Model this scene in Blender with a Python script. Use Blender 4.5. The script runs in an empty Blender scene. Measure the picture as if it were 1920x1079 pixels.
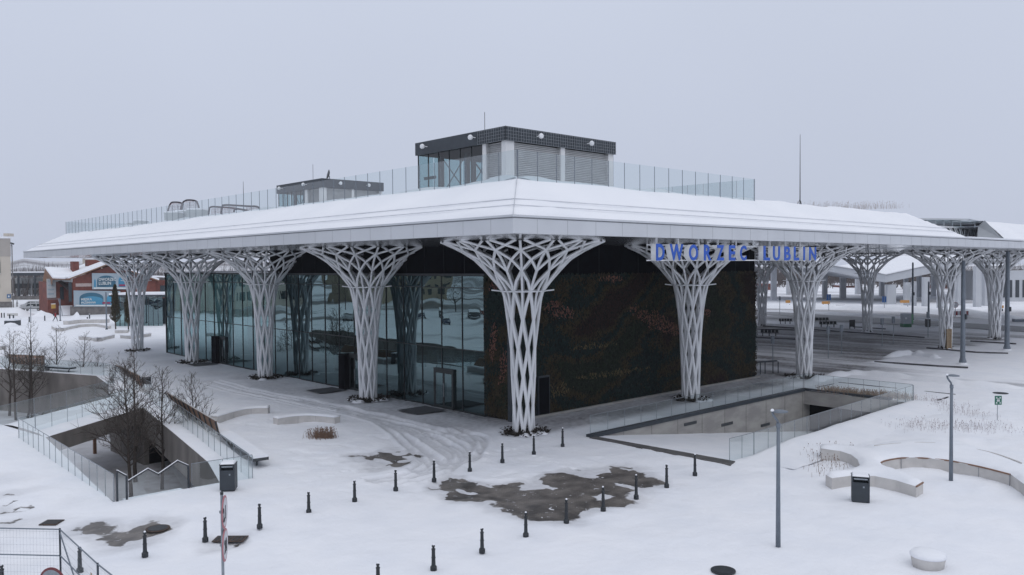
import bpy, math, random
import numpy as np
from mathutils import Vector, Matrix, noise
from mathutils.geometry import delaunay_2d_cdt
R = math.radians
scene = bpy.context.scene
C = bpy.context.collection

# ------------------------------------------------------------------ camera
camd = bpy.data.cameras.new("camera")
cam = bpy.data.objects.new("camera", camd); C.objects.link(cam)
camd.sensor_width = 36.0; camd.lens = 1532.0 / 1920.0 * 36.0
camd.clip_start = 0.3; camd.clip_end = 9000
cam.matrix_world = Matrix(((0.73569, 0.02320, -0.67692, -31.763), (-0.67728, 0.01464, -0.73558, -33.617),
                           (-0.00715, 0.99962, 0.02648, 9.5), (0, 0, 0, 1)))
scene.camera = cam
CAM = Vector((-31.763, -33.617, 9.5))
# ------------------------------------------------------------------ overcast world and soft sun
SUN_EL, SUN_ROT = 50.0, 200.0
w = bpy.data.worlds.new("World"); scene.world = w; w.use_nodes = True
nt = w.node_tree; nt.nodes.clear()
wo = nt.nodes.new('ShaderNodeOutputWorld'); bg = nt.nodes.new('ShaderNodeBackground'); bg.inputs[1].default_value = 0.1
sky = nt.nodes.new('ShaderNodeTexSky'); sky.sky_type = 'NISHITA'; sky.sun_disc = False
sky.sun_elevation = R(SUN_EL); sky.sun_rotation = R(SUN_ROT); sky.air_density = 1.0; sky.dust_density = 3.0
tc = nt.nodes.new('ShaderNodeTexCoord'); sep = nt.nodes.new('ShaderNodeSeparateXYZ')
ramp = nt.nodes.new('ShaderNodeValToRGB'); el = ramp.color_ramp.elements
el[0].position = 0.0; el[0].color = (.520, .566, .690, 1)
el[1].position = 1.0; el[1].color = (.77, .81, .89, 1)
e = ramp.color_ramp.elements.new(.33); e.color = (.600, .652, .778, 1)
e = ramp.color_ramp.elements.new(.6); e.color = (.71, .75, .86, 1)
mul = nt.nodes.new('ShaderNodeVectorMath'); mul.operation = 'SCALE'; mul.inputs[3].default_value = 10.0
nz = nt.nodes.new('ShaderNodeTexNoise'); nz.inputs['Scale'].default_value = 1.6; nz.inputs['Detail'].default_value = 3
mr = nt.nodes.new('ShaderNodeMapRange'); mr.inputs[3].default_value = .94; mr.inputs[4].default_value = 1.06
mul2 = nt.nodes.new('ShaderNodeVectorMath'); mul2.operation = 'SCALE'
mix = nt.nodes.new('ShaderNodeMix'); mix.data_type = 'RGBA'; mix.inputs[0].default_value = 0.97
L = nt.links.new
L(tc.outputs['Generated'], sep.inputs[0]); L(sep.outputs['Z'], ramp.inputs[0]); L(ramp.outputs[0], mul.inputs[0])
L(tc.outputs['Generated'], nz.inputs[0]); L(nz.outputs[0], mr.inputs[0]); L(mul.outputs[0], mul2.inputs[0]); L(mr.outputs[0], mul2.inputs[3])
L(sky.outputs[0], mix.inputs[6]); L(mul2.outputs[0], mix.inputs[7]); L(mix.outputs[2], bg.inputs[0]); L(bg.outputs[0], wo.inputs[0])
sd = bpy.data.lights.new("sun", 'SUN'); sd.energy = 0.5; sd.angle = R(60); sd.color = (1, .97, .95)
so = bpy.data.objects.new("sun", sd); C.objects.link(so)
so.rotation_euler = (R(90 - SUN_EL), 0, R(180 - SUN_ROT))
vs = scene.view_settings; vs.view_transform = 'Standard'; vs.look = 'None'; vs.exposure = 0.0; vs.gamma = 1.0
try:
    scene.cycles.max_bounces = 8; scene.cycles.transparent_max_bounces = 24
    scene.cycles.volume_bounces = 2
except Exception: pass

# ------------------------------------------------------------------ surveying helper: a photo point on a level of known height
_M = ((0.735689, -0.023197, 0.676922), (-0.677282, -0.014639, 0.735578), (-0.007154, -0.999624, -0.026481))
def ray(px, py):
    a, b, c = px - 960.0, py - 539.5, 1532.0
    return Vector([m[0]*a + m[1]*b + m[2]*c for m in _M])
def G(px, py, z=0.0):
    r = ray(px, py); t = (z - CAM.z) / r.z
    p = CAM + r * t
    return Vector((p.x, p.y, z))
def GD(px, py, d):
    return CAM + ray(px, py) * (d / 1532.0)
U = Vector((0.735689, -0.677282, 0)).normalized()      # horizontal, parallel to the picture plane
V = Vector((0.677282, 0.735689, 0)).normalized()       # horizontal, away from the viewer

# ------------------------------------------------------------------ materials
MATS = {}
def mat(name, col, rough=.6, metal=0.0, col2=None, scale=4.0, bump=0.0, bscale=None, detail=4, stretch=(1, 1, 1), spec=.5, coord='Object', alpha=None):
    if name in MATS: return MATS[name]
    m = bpy.data.materials.new(name); m.use_nodes = True; n = m.node_tree; b = n.nodes['Principled BSDF']
    b.inputs['Roughness'].default_value = rough; b.inputs['Metallic'].default_value = metal
    b.inputs['Specular IOR Level'].default_value = spec
    t = n.nodes.new('ShaderNodeTexCoord'); mp = n.nodes.new('ShaderNodeMapping'); mp.inputs['Scale'].default_value = stretch
    n.links.new(t.outputs[coord], mp.inputs[0])
    nz = n.nodes.new('ShaderNodeTexNoise'); nz.inputs['Scale'].default_value = scale; nz.inputs['Detail'].default_value = detail
    n.links.new(mp.outputs[0], nz.inputs[0])
    mx = n.nodes.new('ShaderNodeMix'); mx.data_type = 'RGBA'
    c2 = col2 or tuple(c * .82 for c in col)
    mx.inputs[6].default_value = (*col, 1); mx.inputs[7].default_value = (*c2, 1)
    rp = n.nodes.new('ShaderNodeMapRange'); rp.inputs[1].default_value = .35; rp.inputs[2].default_value = .65
    n.links.new(nz.outputs[0], rp.inputs[0]); n.links.new(rp.outputs[0], mx.inputs[0]); n.links.new(mx.outputs[2], b.inputs['Base Color'])
    if bump:
        bp = n.nodes.new('ShaderNodeBump'); bp.inputs['Strength'].default_value = bump; bp.inputs['Distance'].default_value = .1
        n2 = n.nodes.new('ShaderNodeTexNoise'); n2.inputs['Scale'].default_value = bscale or scale; n2.inputs['Detail'].default_value = 5
        n.links.new(mp.outputs[0], n2.inputs[0]); n.links.new(n2.outputs[0], bp.inputs['Height']); n.links.new(bp.outputs[0], b.inputs['Normal'])
    MATS[name] = m
    return m
def glass(name, tint, refl=.1, rough=0.0, wavy=0.0, boost=1.0, glcol=(1, 1, 1), ior=1.5):
    """thin sheet glass: tinted see-through plus mirror reflection rising towards grazing"""
    if name in MATS: return MATS[name]
    m = bpy.data.materials.new(name); m.use_nodes = True; n = m.node_tree; n.nodes.clear()
    o = n.nodes.new('ShaderNodeOutputMaterial'); tr = n.nodes.new('ShaderNodeBsdfTransparent'); tr.inputs[0].default_value = (*tint, 1)
    gl = n.nodes.new('ShaderNodeBsdfGlossy'); gl.inputs['Roughness'].default_value = rough; gl.inputs[0].default_value = (*glcol, 1)
    lw = n.nodes.new('ShaderNodeLayerWeight'); lw.inputs[0].default_value = .5
    fr = n.nodes.new('ShaderNodeMath'); fr.operation = 'POWER'; fr.inputs[1].default_value = 4.0; n.links.new(lw.outputs['Facing'], fr.inputs[0])
    ma = n.nodes.new('ShaderNodeMath'); ma.operation = 'MULTIPLY_ADD'; ma.inputs[1].default_value = boost; ma.inputs[2].default_value = refl; ma.use_clamp = True
    mx = n.nodes.new('ShaderNodeMixShader')
    n.links.new(fr.outputs[0], ma.inputs[0]); n.links.new(ma.outputs[0], mx.inputs[0]); n.links.new(tr.outputs[0], mx.inputs[1]); n.links.new(gl.outputs[0], mx.inputs[2])
    n.links.new(mx.outputs[0], o.inputs[0])
    if wavy:
        t = n.nodes.new('ShaderNodeTexCoord'); nz = n.nodes.new('ShaderNodeTexNoise'); nz.inputs['Scale'].default_value = .45; nz.inputs['Detail'].default_value = 1
        bp = n.nodes.new('ShaderNodeBump'); bp.inputs['Strength'].default_value = 1.0; bp.inputs['Distance'].default_value = wavy
        n.links.new(t.outputs['Object'], nz.inputs[0]); n.links.new(nz.outputs[0], bp.inputs['Height']); n.links.new(bp.outputs[0], gl.inputs['Normal'])
    MATS[name] = m
    return m
M_snow = mat('snow', (.86, .87, .90), .75, col2=(.80, .82, .86), scale=.6, bump=.35, bscale=2.2, spec=.2)
M_snow_roof = mat('roof_snow', (.87, .88, .91), .75, col2=(.83, .845, .88), scale=.25, bump=.25, bscale=.9, stretch=(1, 1, 1), spec=.2)
M_white = mat('white_painted_steel', (.80, .81, .83), .45, col2=(.69, .705, .72), scale=1.3, stretch=(1, 1, .3))
M_fascia = mat('white_fascia_panel', (.56, .58, .61), .4, col2=(.52, .54, .57), scale=.5)
M_glz = None
M_joint = mat('panel_joint', (.30, .31, .33), .7)
M_soffit = mat('polished_white_soffit', (.66, .68, .71), .07, .75, col2=(.60, .62, .65), scale=.4, bump=.16, bscale=1.1, stretch=(1, 1, 1), spec=.6)
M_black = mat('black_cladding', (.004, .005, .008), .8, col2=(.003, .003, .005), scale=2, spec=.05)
M_anth = mat('anthracite_metal', (.035, .045, .055), .5, col2=(.028, .035, .045), scale=3)
M_dark = mat('dark_steel', (.05, .055, .062), .55, col2=(.035, .04, .045), scale=3)
M_iron = mat('black_cast_iron', (.022, .028, .034), .5, col2=(.015, .018, .022), scale=6)
M_mull = mat('mullion_steel', (.025, .032, .034), .5, scale=2)
M_conc = mat('fair_faced_concrete', (.36, .35, .33), .85, col2=(.27, .26, .25), scale=.7, bump=.2, bscale=6, stretch=(1, 1, 2.5))
M_conc_dark = mat('weathered_concrete', (.235, .215, .20), .9, col2=(.15, .137, .128), scale=.8, bump=.3, bscale=5, stretch=(1, 1, .5))
M_bench = mat('white_cast_concrete', (.60, .58, .56), .8, col2=(.50, .485, .47), scale=1.6, bump=.1, bscale=9)
M_wood = mat('brown_timber', (.27, .15, .095), .7, col2=(.17, .095, .06), scale=5, stretch=(1, 1, 8), bump=.2)
M_bark = mat('grey_brown_bark', (.085, .07, .06), .9, col2=(.05, .04, .035), scale=9, bump=.4)
M_lamp = mat('grey_blue_lamp_steel', (.17, .20, .235), .45, .2, col2=(.14, .165, .20), scale=3)
M_galv = mat('galvanised_steel', (.30, .33, .36), .45, .5, col2=(.24, .265, .29), scale=12)
M_twig = mat('dry_brown_grass', (.20, .12, .08), .9, col2=(.13, .085, .06), scale=9)
M_planting = mat('dark_winter_leaves', (.045, .033, .026), .9, col2=(.02, .018, .014), scale=12)
M_glass_rail = glass('rail_glass', (.86, .915, .92), .10, boost=.9)
M_glass_rail_dusty = glass('frosted_rail_glass', (.80, .87, .88), .16, .05, boost=.9)
M_facade = glass('green_facade_glass', (.24, .36, .36), .31, 0.0, wavy=.012, boost=1.0, glcol=(.50, .69, .73))
M_room_glass = glass('clear_teal_glass', (.55, .68, .70), .06, boost=1.0)
M_blue = mat('blue_letter_face', (.010, .085, .46), .5, col2=(.008, .075, .40), scale=2)

# ------------------------------------------------------------------ mesh builder
class MB:
    def __init__(s): s.v = []; s.f = []
    def add(s, vs, fs):
        o = len(s.v); s.v += [tuple(p) for p in vs]; s.f += [tuple(i + o for i in f) for f in fs]; return s
    def box(s, a, b):
        (x0, y0, z0), (x1, y1, z1) = a, b
        return s.add([(x0,y0,z0),(x1,y0,z0),(x1,y1,z0),(x0,y1,z0),(x0,y0,z1),(x1,y0,z1),(x1,y1,z1),(x0,y1,z1)],
                     [(0,3,2,1),(4,5,6,7),(0,1,5,4),(1,2,6,5),(2,3,7,6),(3,0,4,7)])
    def obox(s, o, u, v, w_):
        """oriented box from corner o with edge vectors u, v, w"""
        o = Vector(o); u = Vector(u); v = Vector(v); w_ = Vector(w_)
        if u.cross(v).dot(w_) < 0: u, v = v, u
        P = [o, o+u, o+u+v, o+v]; P += [p + w_ for p in P]
        return s.add(P, [(0,3,2,1),(4,5,6,7),(0,1,5,4),(1,2,6,5),(2,3,7,6),(3,0,4,7)])
    def bar(s, a, b, wd, ht=None, up=(0, 0, 1)):
        a = Vector(a); b = Vector(b); d = b - a; ht = ht or wd
        up = Vector(up); sd_ = d.cross(up)
        if sd_.length < 1e-6: sd_ = d.cross(Vector((1, 0, 0)))
        sd_.normalize(); u2 = sd_.cross(d).normalized()
        return s.obox(a - sd_ * wd / 2 - u2 * ht / 2, d, sd_ * wd, u2 * ht)
    def tube(s, pts, r, n=6, cap=True):
        pts = [Vector(p) for p in pts]; k = len(pts)
        rs = r if isinstance(r, (list, tuple)) else [r] * k
        base = len(s.v); ref = None
        for i, p in enumerate(pts):
            d = (pts[min(i+1, k-1)] - pts[max(i-1, 0)]).normalized()
            if ref is None:
                ref = d.orthogonal().normalized()
            ref = (ref - d * ref.dot(d)).normalized(); q = d.cross(ref)
            for j in range(n):
                a = 2 * math.pi * j / n
                s.v.append(tuple(p + (ref * math.cos(a) + q * math.sin(a)) * rs[i]))
        for i in range(k - 1):
            for j in range(n):
                a = base + i*n + j; b = base + i*n + (j+1) % n
                s.f.append((a, b, b + n, a + n))
        if cap:
            s.f.append(tuple(base + j for j in range(n))[::-1]); s.f.append(tuple(base + (k-1)*n + j for j in range(n)))
        return s
    def prism(s, poly, z0, z1):
        n = len(poly)
        ar = sum(poly[i][0]*poly[(i+1) % n][1] - poly[(i+1) % n][0]*poly[i][1] for i in range(n))
        if ar < 0: poly = poly[::-1]
        vs_ = [(p[0], p[1], z0) for p in poly] + [(p[0], p[1], z1) for p in poly]
        fs = [tuple(range(n))[::-1], tuple(range(n, 2*n))] + [(i, (i+1) % n, (i+1) % n + n, i + n) for i in range(n)]
        return s.add(vs_, fs)
    def lathe(s, prof, c=(0, 0, 0), n=16):
        base = len(s.v)
        for r, z in prof:
            for j in range(n):
                a = 2*math.pi*j/n; s.v.append((c[0] + r*math.cos(a), c[1] + r*math.sin(a), c[2] + z))
        k = len(prof)
        for i in range(k-1):
            for j in range(n):
                a = base+i*n+j; b = base+i*n+(j+1) % n; s.f.append((a, b, b+n, a+n))
        s.f.append(tuple(base+j for j in range(n))[::-1]); s.f.append(tuple(base+(k-1)*n+j for j in range(n)))
        return s
    def build(s, name, m, parent=None, smooth=False, loc=None):
        me = bpy.data.meshes.new(name); me.from_pydata(s.v, [], s.f); me.update()
        if smooth: me.polygons.foreach_set('use_smooth', [True] * len(me.polygons))
        o = bpy.data.objects.new(name, me); C.objects.link(o)
        me.materials.append(m)
        if parent is not None: o.parent = parent
        if loc is not None: o.location = loc
        return o
def tag(o, label=None, cat=None, group=None, kind=None):
    if label: o['label'] = label
    if cat: o['category'] = cat
    if group: o['group'] = group
    if kind: o['kind'] = kind
    return o
def thing(name, label, cat, loc=(0, 0, 0), rz=0.0, group=None):
    o = bpy.data.objects.new(name, None); C.objects.link(o); o.location = loc; o.rotation_euler = (0, 0, rz)
    o.empty_display_size = .3
    return tag(o, label, cat, group)
def dup(o, parent=None):
    c = o.copy(); C.objects.link(c)
    if parent is not None: c.parent = parent
    for ch in list(o.children): dup(ch, c)
    return c
def place(root, loc, rz=0.0, label=None, sc=None):
    c = dup(root); c.location = loc; c.rotation_euler = (0, 0, rz)
    if label: c['label'] = label
    if sc: c.scale = sc
    return c
def glyphs(txt, size, ext, m, name, parent, M4, xs=1.0, bold=0.0, space=1.0):
    cu = bpy.data.curves.new('glyph_curve', 'FONT'); cu.body = txt; cu.size = size; cu.extrude = ext; cu.offset = bold
    cu.align_x = 'LEFT'; cu.space_character = space; cu.resolution_u = 3
    t = bpy.data.objects.new('glyph_source', cu); C.objects.link(t)
    bpy.context.view_layer.update()
    me = bpy.data.meshes.new_from_object(t.evaluated_get(bpy.context.evaluated_depsgraph_get()))
    bpy.data.objects.remove(t); me.name = name
    me.transform(M4 @ Matrix.Diagonal((xs, 1, 1, 1)))
    me.materials.clear(); me.materials.append(m)
    o = bpy.data.objects.new(name, me); C.objects.link(o)
    if parent is not None: o.parent = parent
    return o
def frame4(o, x, y):
    """matrix whose X axis runs along x, Y axis along y, at o"""
    x = Vector(x).normalized(); y = Vector(y).normalized(); z = x.cross(y)
    return Matrix(((x.x, y.x, z.x, o[0]), (x.y, y.y, z.y, o[1]), (x.z, y.z, z.z, o[2]), (0, 0, 0, 1)))
def fbm(x, y, s, o=4):
    v = 0; a = 1; t = 0
    for i in range(o):
        v += a * noise.noise((x*s, y*s, 3.7*i)); t += a; a *= .5; s *= 2.1
    return v / t
def catmull(P, n=8):
    out = []
    for i in range(len(P) - 1):
        p0 = P[max(i-1, 0)]; p1 = P[i]; p2 = P[i+1]; p3 = P[min(i+2, len(P)-1)]
        for k in range(n):
            t = k / n
            out.append(0.5 * ((2*p1) + (p2-p0)*t + (2*p0-5*p1+4*p2-p3)*t*t + (3*p1-p0-3*p2+p3)*t*t*t))
    out.append(P[-1]); return out

# ------------------------------------------------------------------ ground: one sheet with the two sunken yards cut out
PIT = [(-21.4, 1.72), (-16.98, 1.66), (-15.83, 5.76), (-12.66, 24.56), (-12.93, 30.95), (-11.36, 34.95), (-9.99, 44.72), (-15.06, 56.97), (-23.5, 76.0),
       (-28.0, 76.0), (-24.5, 40.0), (-21.04, 24.14), (-20.09, 18.17)]
RAMP = [(1.95, -3.5), (25.6, -3.5), (25.6, -11.3), (2.2, -11.9)]
tracks_px = [
    [(400,715),(500,738),(640,765),(700,785),(745,812),(790,845),(815,872)],
    [(380,718),(500,745),(640,772),(720,795),(765,830),(800,862),(780,882)],
    [(560,752),(690,778),(800,802),(870,828),(890,850),(872,866),(780,886)],
    [(600,760),(720,782),(820,808),(895,818),(893,845),(850,872),(700,905)],
    [(640,770),(760,800),(830,830),(860,852),(830,885),(740,905)],
    [(660,776),(740,800),(790,828),(830,858),(850,878)],
    [(700,783),(790,815),(840,842),(850,866),(800,885),(690,903)],
    [(850,805),(895,828),(880,858),(820,880)]]
TR = []
for t_ in tracks_px:
    TR.append(np.array([(p.x, p.y) for p in catmull([G(*q) for q in t_], 14)]))
TRP = np.concatenate(TR)
patch_poly = [(808,906),(850,897),(868,908),(960,908),(1000,903),(1060,882),(1150,876),(1190,884),(1240,905),(1195,925),(1150,948),(1075,972),(1000,975),(940,955),(880,940),(850,922)]
patch2_polys = [[(668,857),(720,847),(775,850),(782,860),(740,878),(712,880),(690,868)]]
patch3_polys = [[(190,1008),(235,995),(300,980),(332,984),(322,1005),(255,1020),(195,1020)], [(150,995),(180,985),(205,988),(190,1000)], [(392,1010),(455,1003),(440,1018),(400,1018)]]
POLY = [[(G(*q).x, G(*q).y) for q in pl] for pl in [patch_poly] + patch2_polys + patch3_polys]
def sdist(P, poly):
    """signed distance of points P (n,2) to a polygon, positive inside"""
    n = len(poly); d = np.full(len(P), 1e9); ins = np.zeros(len(P), bool)
    for i in range(n):
        a = np.array(poly[i]); b = np.array(poly[(i+1) % n]); ab = b - a
        t = np.clip(((P - a) @ ab) / (ab @ ab), 0, 1)
        d = np.minimum(d, np.linalg.norm(P - a - t[:, None]*ab, axis=1))
        c = ((a[1] > P[:, 1]) != (b[1] > P[:, 1])) & (P[:, 0] < (b[0]-a[0]) * (P[:, 1]-a[1]) / (b[1]-a[1] + 1e-12) + a[0])
        ins ^= c
    return np.where(ins, d, -d)
ROAD_EDGE = [(31.0, 2.0), (31.6, -1.2), (34.0, -1.2), (37.4, -2.3), (36.6, -7.0), (38.5, -16), (42, -60), (48, -60), (44.5, -16), (43.5, -4), (46, 0), (60, 1), (78, -2), (82, -1), (90, 60), (31.0, 60)]
ISLAND = [(45.3, .5), (47.6, .8), (51.5, -4), (52, -9.5), (48.7, -9.5), (46.8, -4)]
def ss(a, b, x):
    t = np.clip((x - a) / (b - a), 0, 1); return t*t*(3-2*t)
def vnoise(P, s, seed=0):
    """smooth value noise on a numpy point list"""
    rng = np.random.RandomState(seed); T = rng.rand(256, 256)
    q = P * s; i = np.floor(q).astype(int); f_ = q - i; f_ = f_*f_*(3-2*f_); i %= 256; j = (i+1) % 256
    a = T[i[:, 0], i[:, 1]]; b = T[j[:, 0], i[:, 1]]; c = T[i[:, 0], j[:, 1]]; d = T[j[:, 0], j[:, 1]]
    return (a*(1-f_[:, 0]) + b*f_[:, 0])*(1-f_[:, 1]) + (c*(1-f_[:, 0]) + d*f_[:, 0])*f_[:, 1]
def ground_fields(P):
    x, y = P[:, 0], P[:, 1]
    z = .09*(vnoise(P, .35, 1)-.5) + .05*(vnoise(P, .9, 2)-.5) + .022*(vnoise(P, 2.3, 3)-.5)
    slope_ = ss(-12, -13.5, y)*ss(2, 6, x)*(1-ss(28, 32, x)); z = z + slope_*(.10*(vnoise(P*np.array([.5, 1.6]), 1.0, 41)-.5) + .05*(vnoise(P, 2.2, 42)-.5))
    bare = np.zeros(len(P)); comp = np.zeros(len(P))
    # cleared patches of paving
    for k, pl in enumerate(POLY):
        d = sdist(P, pl) + 1.1*(vnoise(P, .9, 5)-.5) + .6*(vnoise(P, 2.6, 6)-.5)
        isl = 1.5*ss(.60, .80, vnoise(P*np.array([1.6, .7]), 1.0, 31+k))*(1 - ss(1.2, 2.2, d)) + (.9*ss(.5, .7, vnoise(P, 1.6, 37)) if k == 1 else 0)
        bare = np.maximum(bare, .5 + np.clip((d - isl)/ .9, -.5, .5)); comp = np.maximum(comp, .30*ss(-.9, .0, d)); z -= .05*ss(-.3, .3, d)
    # wheel tracks
    near = (x > -18) & (x < 3) & (y > -8) & (y < 34)
    idx = np.where(near)[0]; dm = np.full(len(P), 9.0)
    for T_ in TR:
        A = T_[:-1]; B = T_[1:]; AB = B - A
        for c0 in range(0, len(idx), 20000):
            ii = idx[c0:c0+20000]; Q = P[ii]
            for sft in (-.28, .28):
                nrm = np.stack([-AB[:, 1], AB[:, 0]], 1) / np.linalg.norm(AB, axis=1)[:, None]
                A2 = A + nrm*sft
                t = np.clip(((Q[:, None, :] - A2[None]) * AB[None]).sum(2) / (AB**2).sum(1)[None], 0, 1)
                d = np.linalg.norm(Q[:, None, :] - A2[None] - t[..., None]*AB[None], axis=2).min(1)
                dm[ii] = np.minimum(dm[ii], d)
    z += -.11*np.exp(-(dm/.14)**2) + .07*np.exp(-((dm-.28)/.11)**2)
    comp = np.maximum(comp, .30*np.exp(-(dm/.15)**2))  # grooves toned darker: packed snow, and their weak shading put into the colour
    wide = np.exp(-(dm/.9)**2); comp = np.maximum(comp, .10*wide*vnoise(P, 1.5, 43))
    # dusted paving under the roof edge along both faces of the building
    edge = -2.5 + 1.2*(vnoise(P, .25, 7)-.5) + .5*(vnoise(P, 1.0, 8)-.5)
    dl = ss(edge-.9, edge+.4, x) * ss(1.0, 3.0, y) * (1 - ss(60, 66, y)) * (x < 3)
    amp = .42 - .30*ss(8, 48, y)
    comp = np.maximum(comp, dl*(amp + .22*(vnoise(P, .5, 9)-.5)) + dl*.38*ss(-.6, 1.5, x)*(1-ss(10, 30, y)))
    edge2 = -1.2 + .8*(vnoise(P, .3, 10)-.5)
    dr = ss(edge2-.4, edge2+1.0, y) * ss(-.5, 1.5, x) * (y < 5) * (x < 33)
    comp = np.maximum(comp, dr*(.62 + .35*(vnoise(P*np.array([.5, 1.5]), .6, 11)-.5)))
    bare = np.maximum(bare, dl*(.42*ss(3, 0, np.abs(y-9)) + .30*vnoise(P*np.array([3., 1]), .4, 12)) * ss(-1.5, 1, x) * (1 - ss(14, 30, y)))
    # the bus lanes: wet asphalt with snow dragged into streaks along the lane
    d = sdist(P, ROAD_EDGE); di = sdist(P, ISLAND)
    road = ss(-.4, .8, d + .8*(vnoise(P, .6, 13)-.5)) * (1 - ss(-.5, .4, di))
    st = .5*vnoise(P*np.array([1.0, .12]), .75, 14) + .3*vnoise(P*np.array([1.0, .1]), 2.2, 15) + .2*vnoise(P, .3, 16)
    under = ss(-8, 2, y)
    comp = np.maximum(comp, road*np.clip(.24 + .34*under + 1.5*(st-.5), 0, 1))
    bare = np.maximum(bare, road*np.clip(.28*under + 1.25*(st-.45), 0, 1))
    far = (x > 84)
    st2 = vnoise(P*np.array([1.0, .15]), .16, 17)
    comp = np.where(far, np.maximum(comp, np.clip((st2-.52)*3.2, 0, .75)), comp)
    z += .30*(1-ss(0, 2.2, np.abs(d)))*(vnoise(P, .7, 18)**1.5)*.8*(y < 8)*(x > 31.8)*(x < 60)
    # road strip across the far left, in front of the brick house
    tl = (P - np.array([8.9, 137.0])) @ np.array([.736, .677])
    # trampled snow in the lower left corner
    q = np.hypot(x + 26.5, (y-5)*.45); m_ = ss(5.5, 1.0, q)
    sp = vnoise(P, 2.6, 19)
    bare = np.maximum(bare, m_*ss(.60, .85, sp)*.75); z -= .05*m_*ss(.5, .8, sp); comp = np.maximum(comp, .25*m_*ss(.4, .8, vnoise(P, .8, 20)))
    lf = ss(-28, -34, x)*ss(10, 25, y); ln = vnoise(P*np.array([.55, 1.0]), .09, 51); ln2 = vnoise(P*np.array([.6, 1]), .35, 52)
    comp = np.maximum(comp, lf*np.clip(3.6*(ln-.42) + 1.4*(ln2-.5), 0, 1)); bare = np.maximum(bare, lf*np.clip(2.6*(ln-.48) + 1.2*(ln2-.45), 0, .95))
    # foot prints by the building corner and across the plaza, faint dimples
    fp = ss(.62, .8, vnoise(P, 2.0, 21))*ss(.45, .7, vnoise(P, .22, 22)); z -= .05*fp*(x < 30)
    pt = np.array([(G(px, py).x, G(px, py).y) for px, py in ((940,835),(985,850),(1040,868),(1090,885),(1130,905),(1165,925),(1200,950),(1250,985),(1310,1020),(1380,1060))]); pt2 = np.array([(G(px, py).x, G(px, py).y) for px, py in ((470,930),(560,905),(660,880),(760,868),(840,862),(930,850),(1010,830),(1060,812))]); pt3 = np.array([(G(px, py).x, G(px, py).y) for px, py in ((430,720),(480,728),(530,735),(590,748),(680,760),(760,790))])
    for k_, pp_ in enumerate((pt, pt2, pt3)):
        sg_ = np.concatenate([[0], np.cumsum(np.linalg.norm(np.diff(pp_, axis=0), axis=1))]); tt_ = np.arange(0, sg_[-1], .62); fx, fy = np.interp(tt_, sg_, pp_[:, 0]), np.interp(tt_, sg_, pp_[:, 1]); rr_ = np.random.RandomState(k_+3); fx += rr_.uniform(-.05, .05, len(fx)) + .13*(-1)**np.arange(len(fx)); fy += rr_.uniform(-.05, .05, len(fx)) + .10*(-1)**np.arange(len(fx))
        bx_ = np.where((x > fx.min()-1) & (x < fx.max()+1) & (y > fy.min()-1) & (y < fy.max()+1))[0]
        for a_, b_ in zip(fx, fy):
            q_ = np.hypot((x[bx_]-a_), (y[bx_]-b_)); z[bx_] -= .06*np.exp(-(q_/.13)**2); z[bx_] += .02*np.exp(-((q_-.22)/.08)**2)
    # drift next to the trees and on the slope by the round benches
    z += .10*ss(1.0, 0, np.abs(y+12.6)-.2)*(x > 3)*(x < 24)*vnoise(P, .5, 23)
    z = np.where((sdist(P, PIT) > -.5) | (np.minimum(np.abs(y+3.5), 9) < .5)*(x > 1.5)*(x < 26), z*.2, z)
    z = np.where(far | (x > 31), z*.5, z)
    return z, bare, comp
rng = np.random.RandomState(4)
def gridpts(x0, x1, y0, y1, s, j=.18):
    X, Y = np.meshgrid(np.arange(x0, x1, s), np.arange(y0, y1, s)); P = np.stack([X.ravel(), Y.ravel()], 1)
    return P + (rng.rand(*P.shape)-.5)*s*j
A1 = gridpts(-14, 2, -7.5, 16, .115)
A2 = gridpts(-34, 30, -34, 34, .36); A2 = A2[~((A2[:, 0] > -14) & (A2[:, 0] < 2) & (A2[:, 1] > -7.5) & (A2[:, 1] < 16))]
A2 = A2[~((A2[:, 0] > -12) & (A2[:, 0] < 2) & (A2[:, 1] >= 16) & (A2[:, 1] < 33.6))]; A2 = np.concatenate([A2, gridpts(-12, 2, 16, 33.6, .15)])
A3 = gridpts(-70, 96, -70, 130, 1.2); A3 = A3[~((A3[:, 0] > -34) & (A3[:, 0] < 30) & (A3[:, 1] > -34) & (A3[:, 1] < 34))]
A3 = A3[~((A3[:, 0] > 30) & (A3[:, 0] < 60) & (A3[:, 1] > -20) & (A3[:, 1] < 12))]
A3b = gridpts(30, 60, -20, 12, .42)
A4 = gridpts(-300, 420, -300, 500, 12); A4 = A4[~((A4[:, 0] > -72) & (A4[:, 0] < 98) & (A4[:, 1] > -72) & (A4[:, 1] < 132))]
A5 = gridpts(-4000, 4000, -4000, 4000, 500, 0); A5 = A5[~((A5[:, 0] > -310) & (A5[:, 0] < 430) & (A5[:, 1] > -310) & (A5[:, 1] < 510))]
P = np.concatenate([A1, A2, A3, A3b, A4, A5, np.array([(-4000, -4000), (4000, -4000), (4000, 4000), (-4000, 4000)])])
def dens(poly, s):
    out = []
    for i in range(len(poly)):
        a = np.array(poly[i]); b = np.array(poly[(i+1) % len(poly)]); n = max(1, int(np.linalg.norm(b-a)/s))
        out += [a + (b-a)*k/n for k in range(n)]
    return np.array(out)
loops = [dens(PIT, .5), dens(RAMP, .5)]
keep = np.ones(len(P), bool)
for lp in loops:
    d = sdist(P, [tuple(q) for q in lp]); keep &= (d < -.06)
P = P[keep]; n0 = len(P); edges = []
for lp in loops:
    o = len(P); edges += [(o+i, o+(i+1) % len(lp)) for i in range(len(lp))]; P = np.concatenate([P, lp])
res = delaunay_2d_cdt([Vector(p) for p in P.tolist()], edges, [], 0, 1e-5)
PV = np.array([(v.x, v.y) for v in res[0]]); FC = np.array([f for f in res[2] if len(f) == 3])
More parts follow.
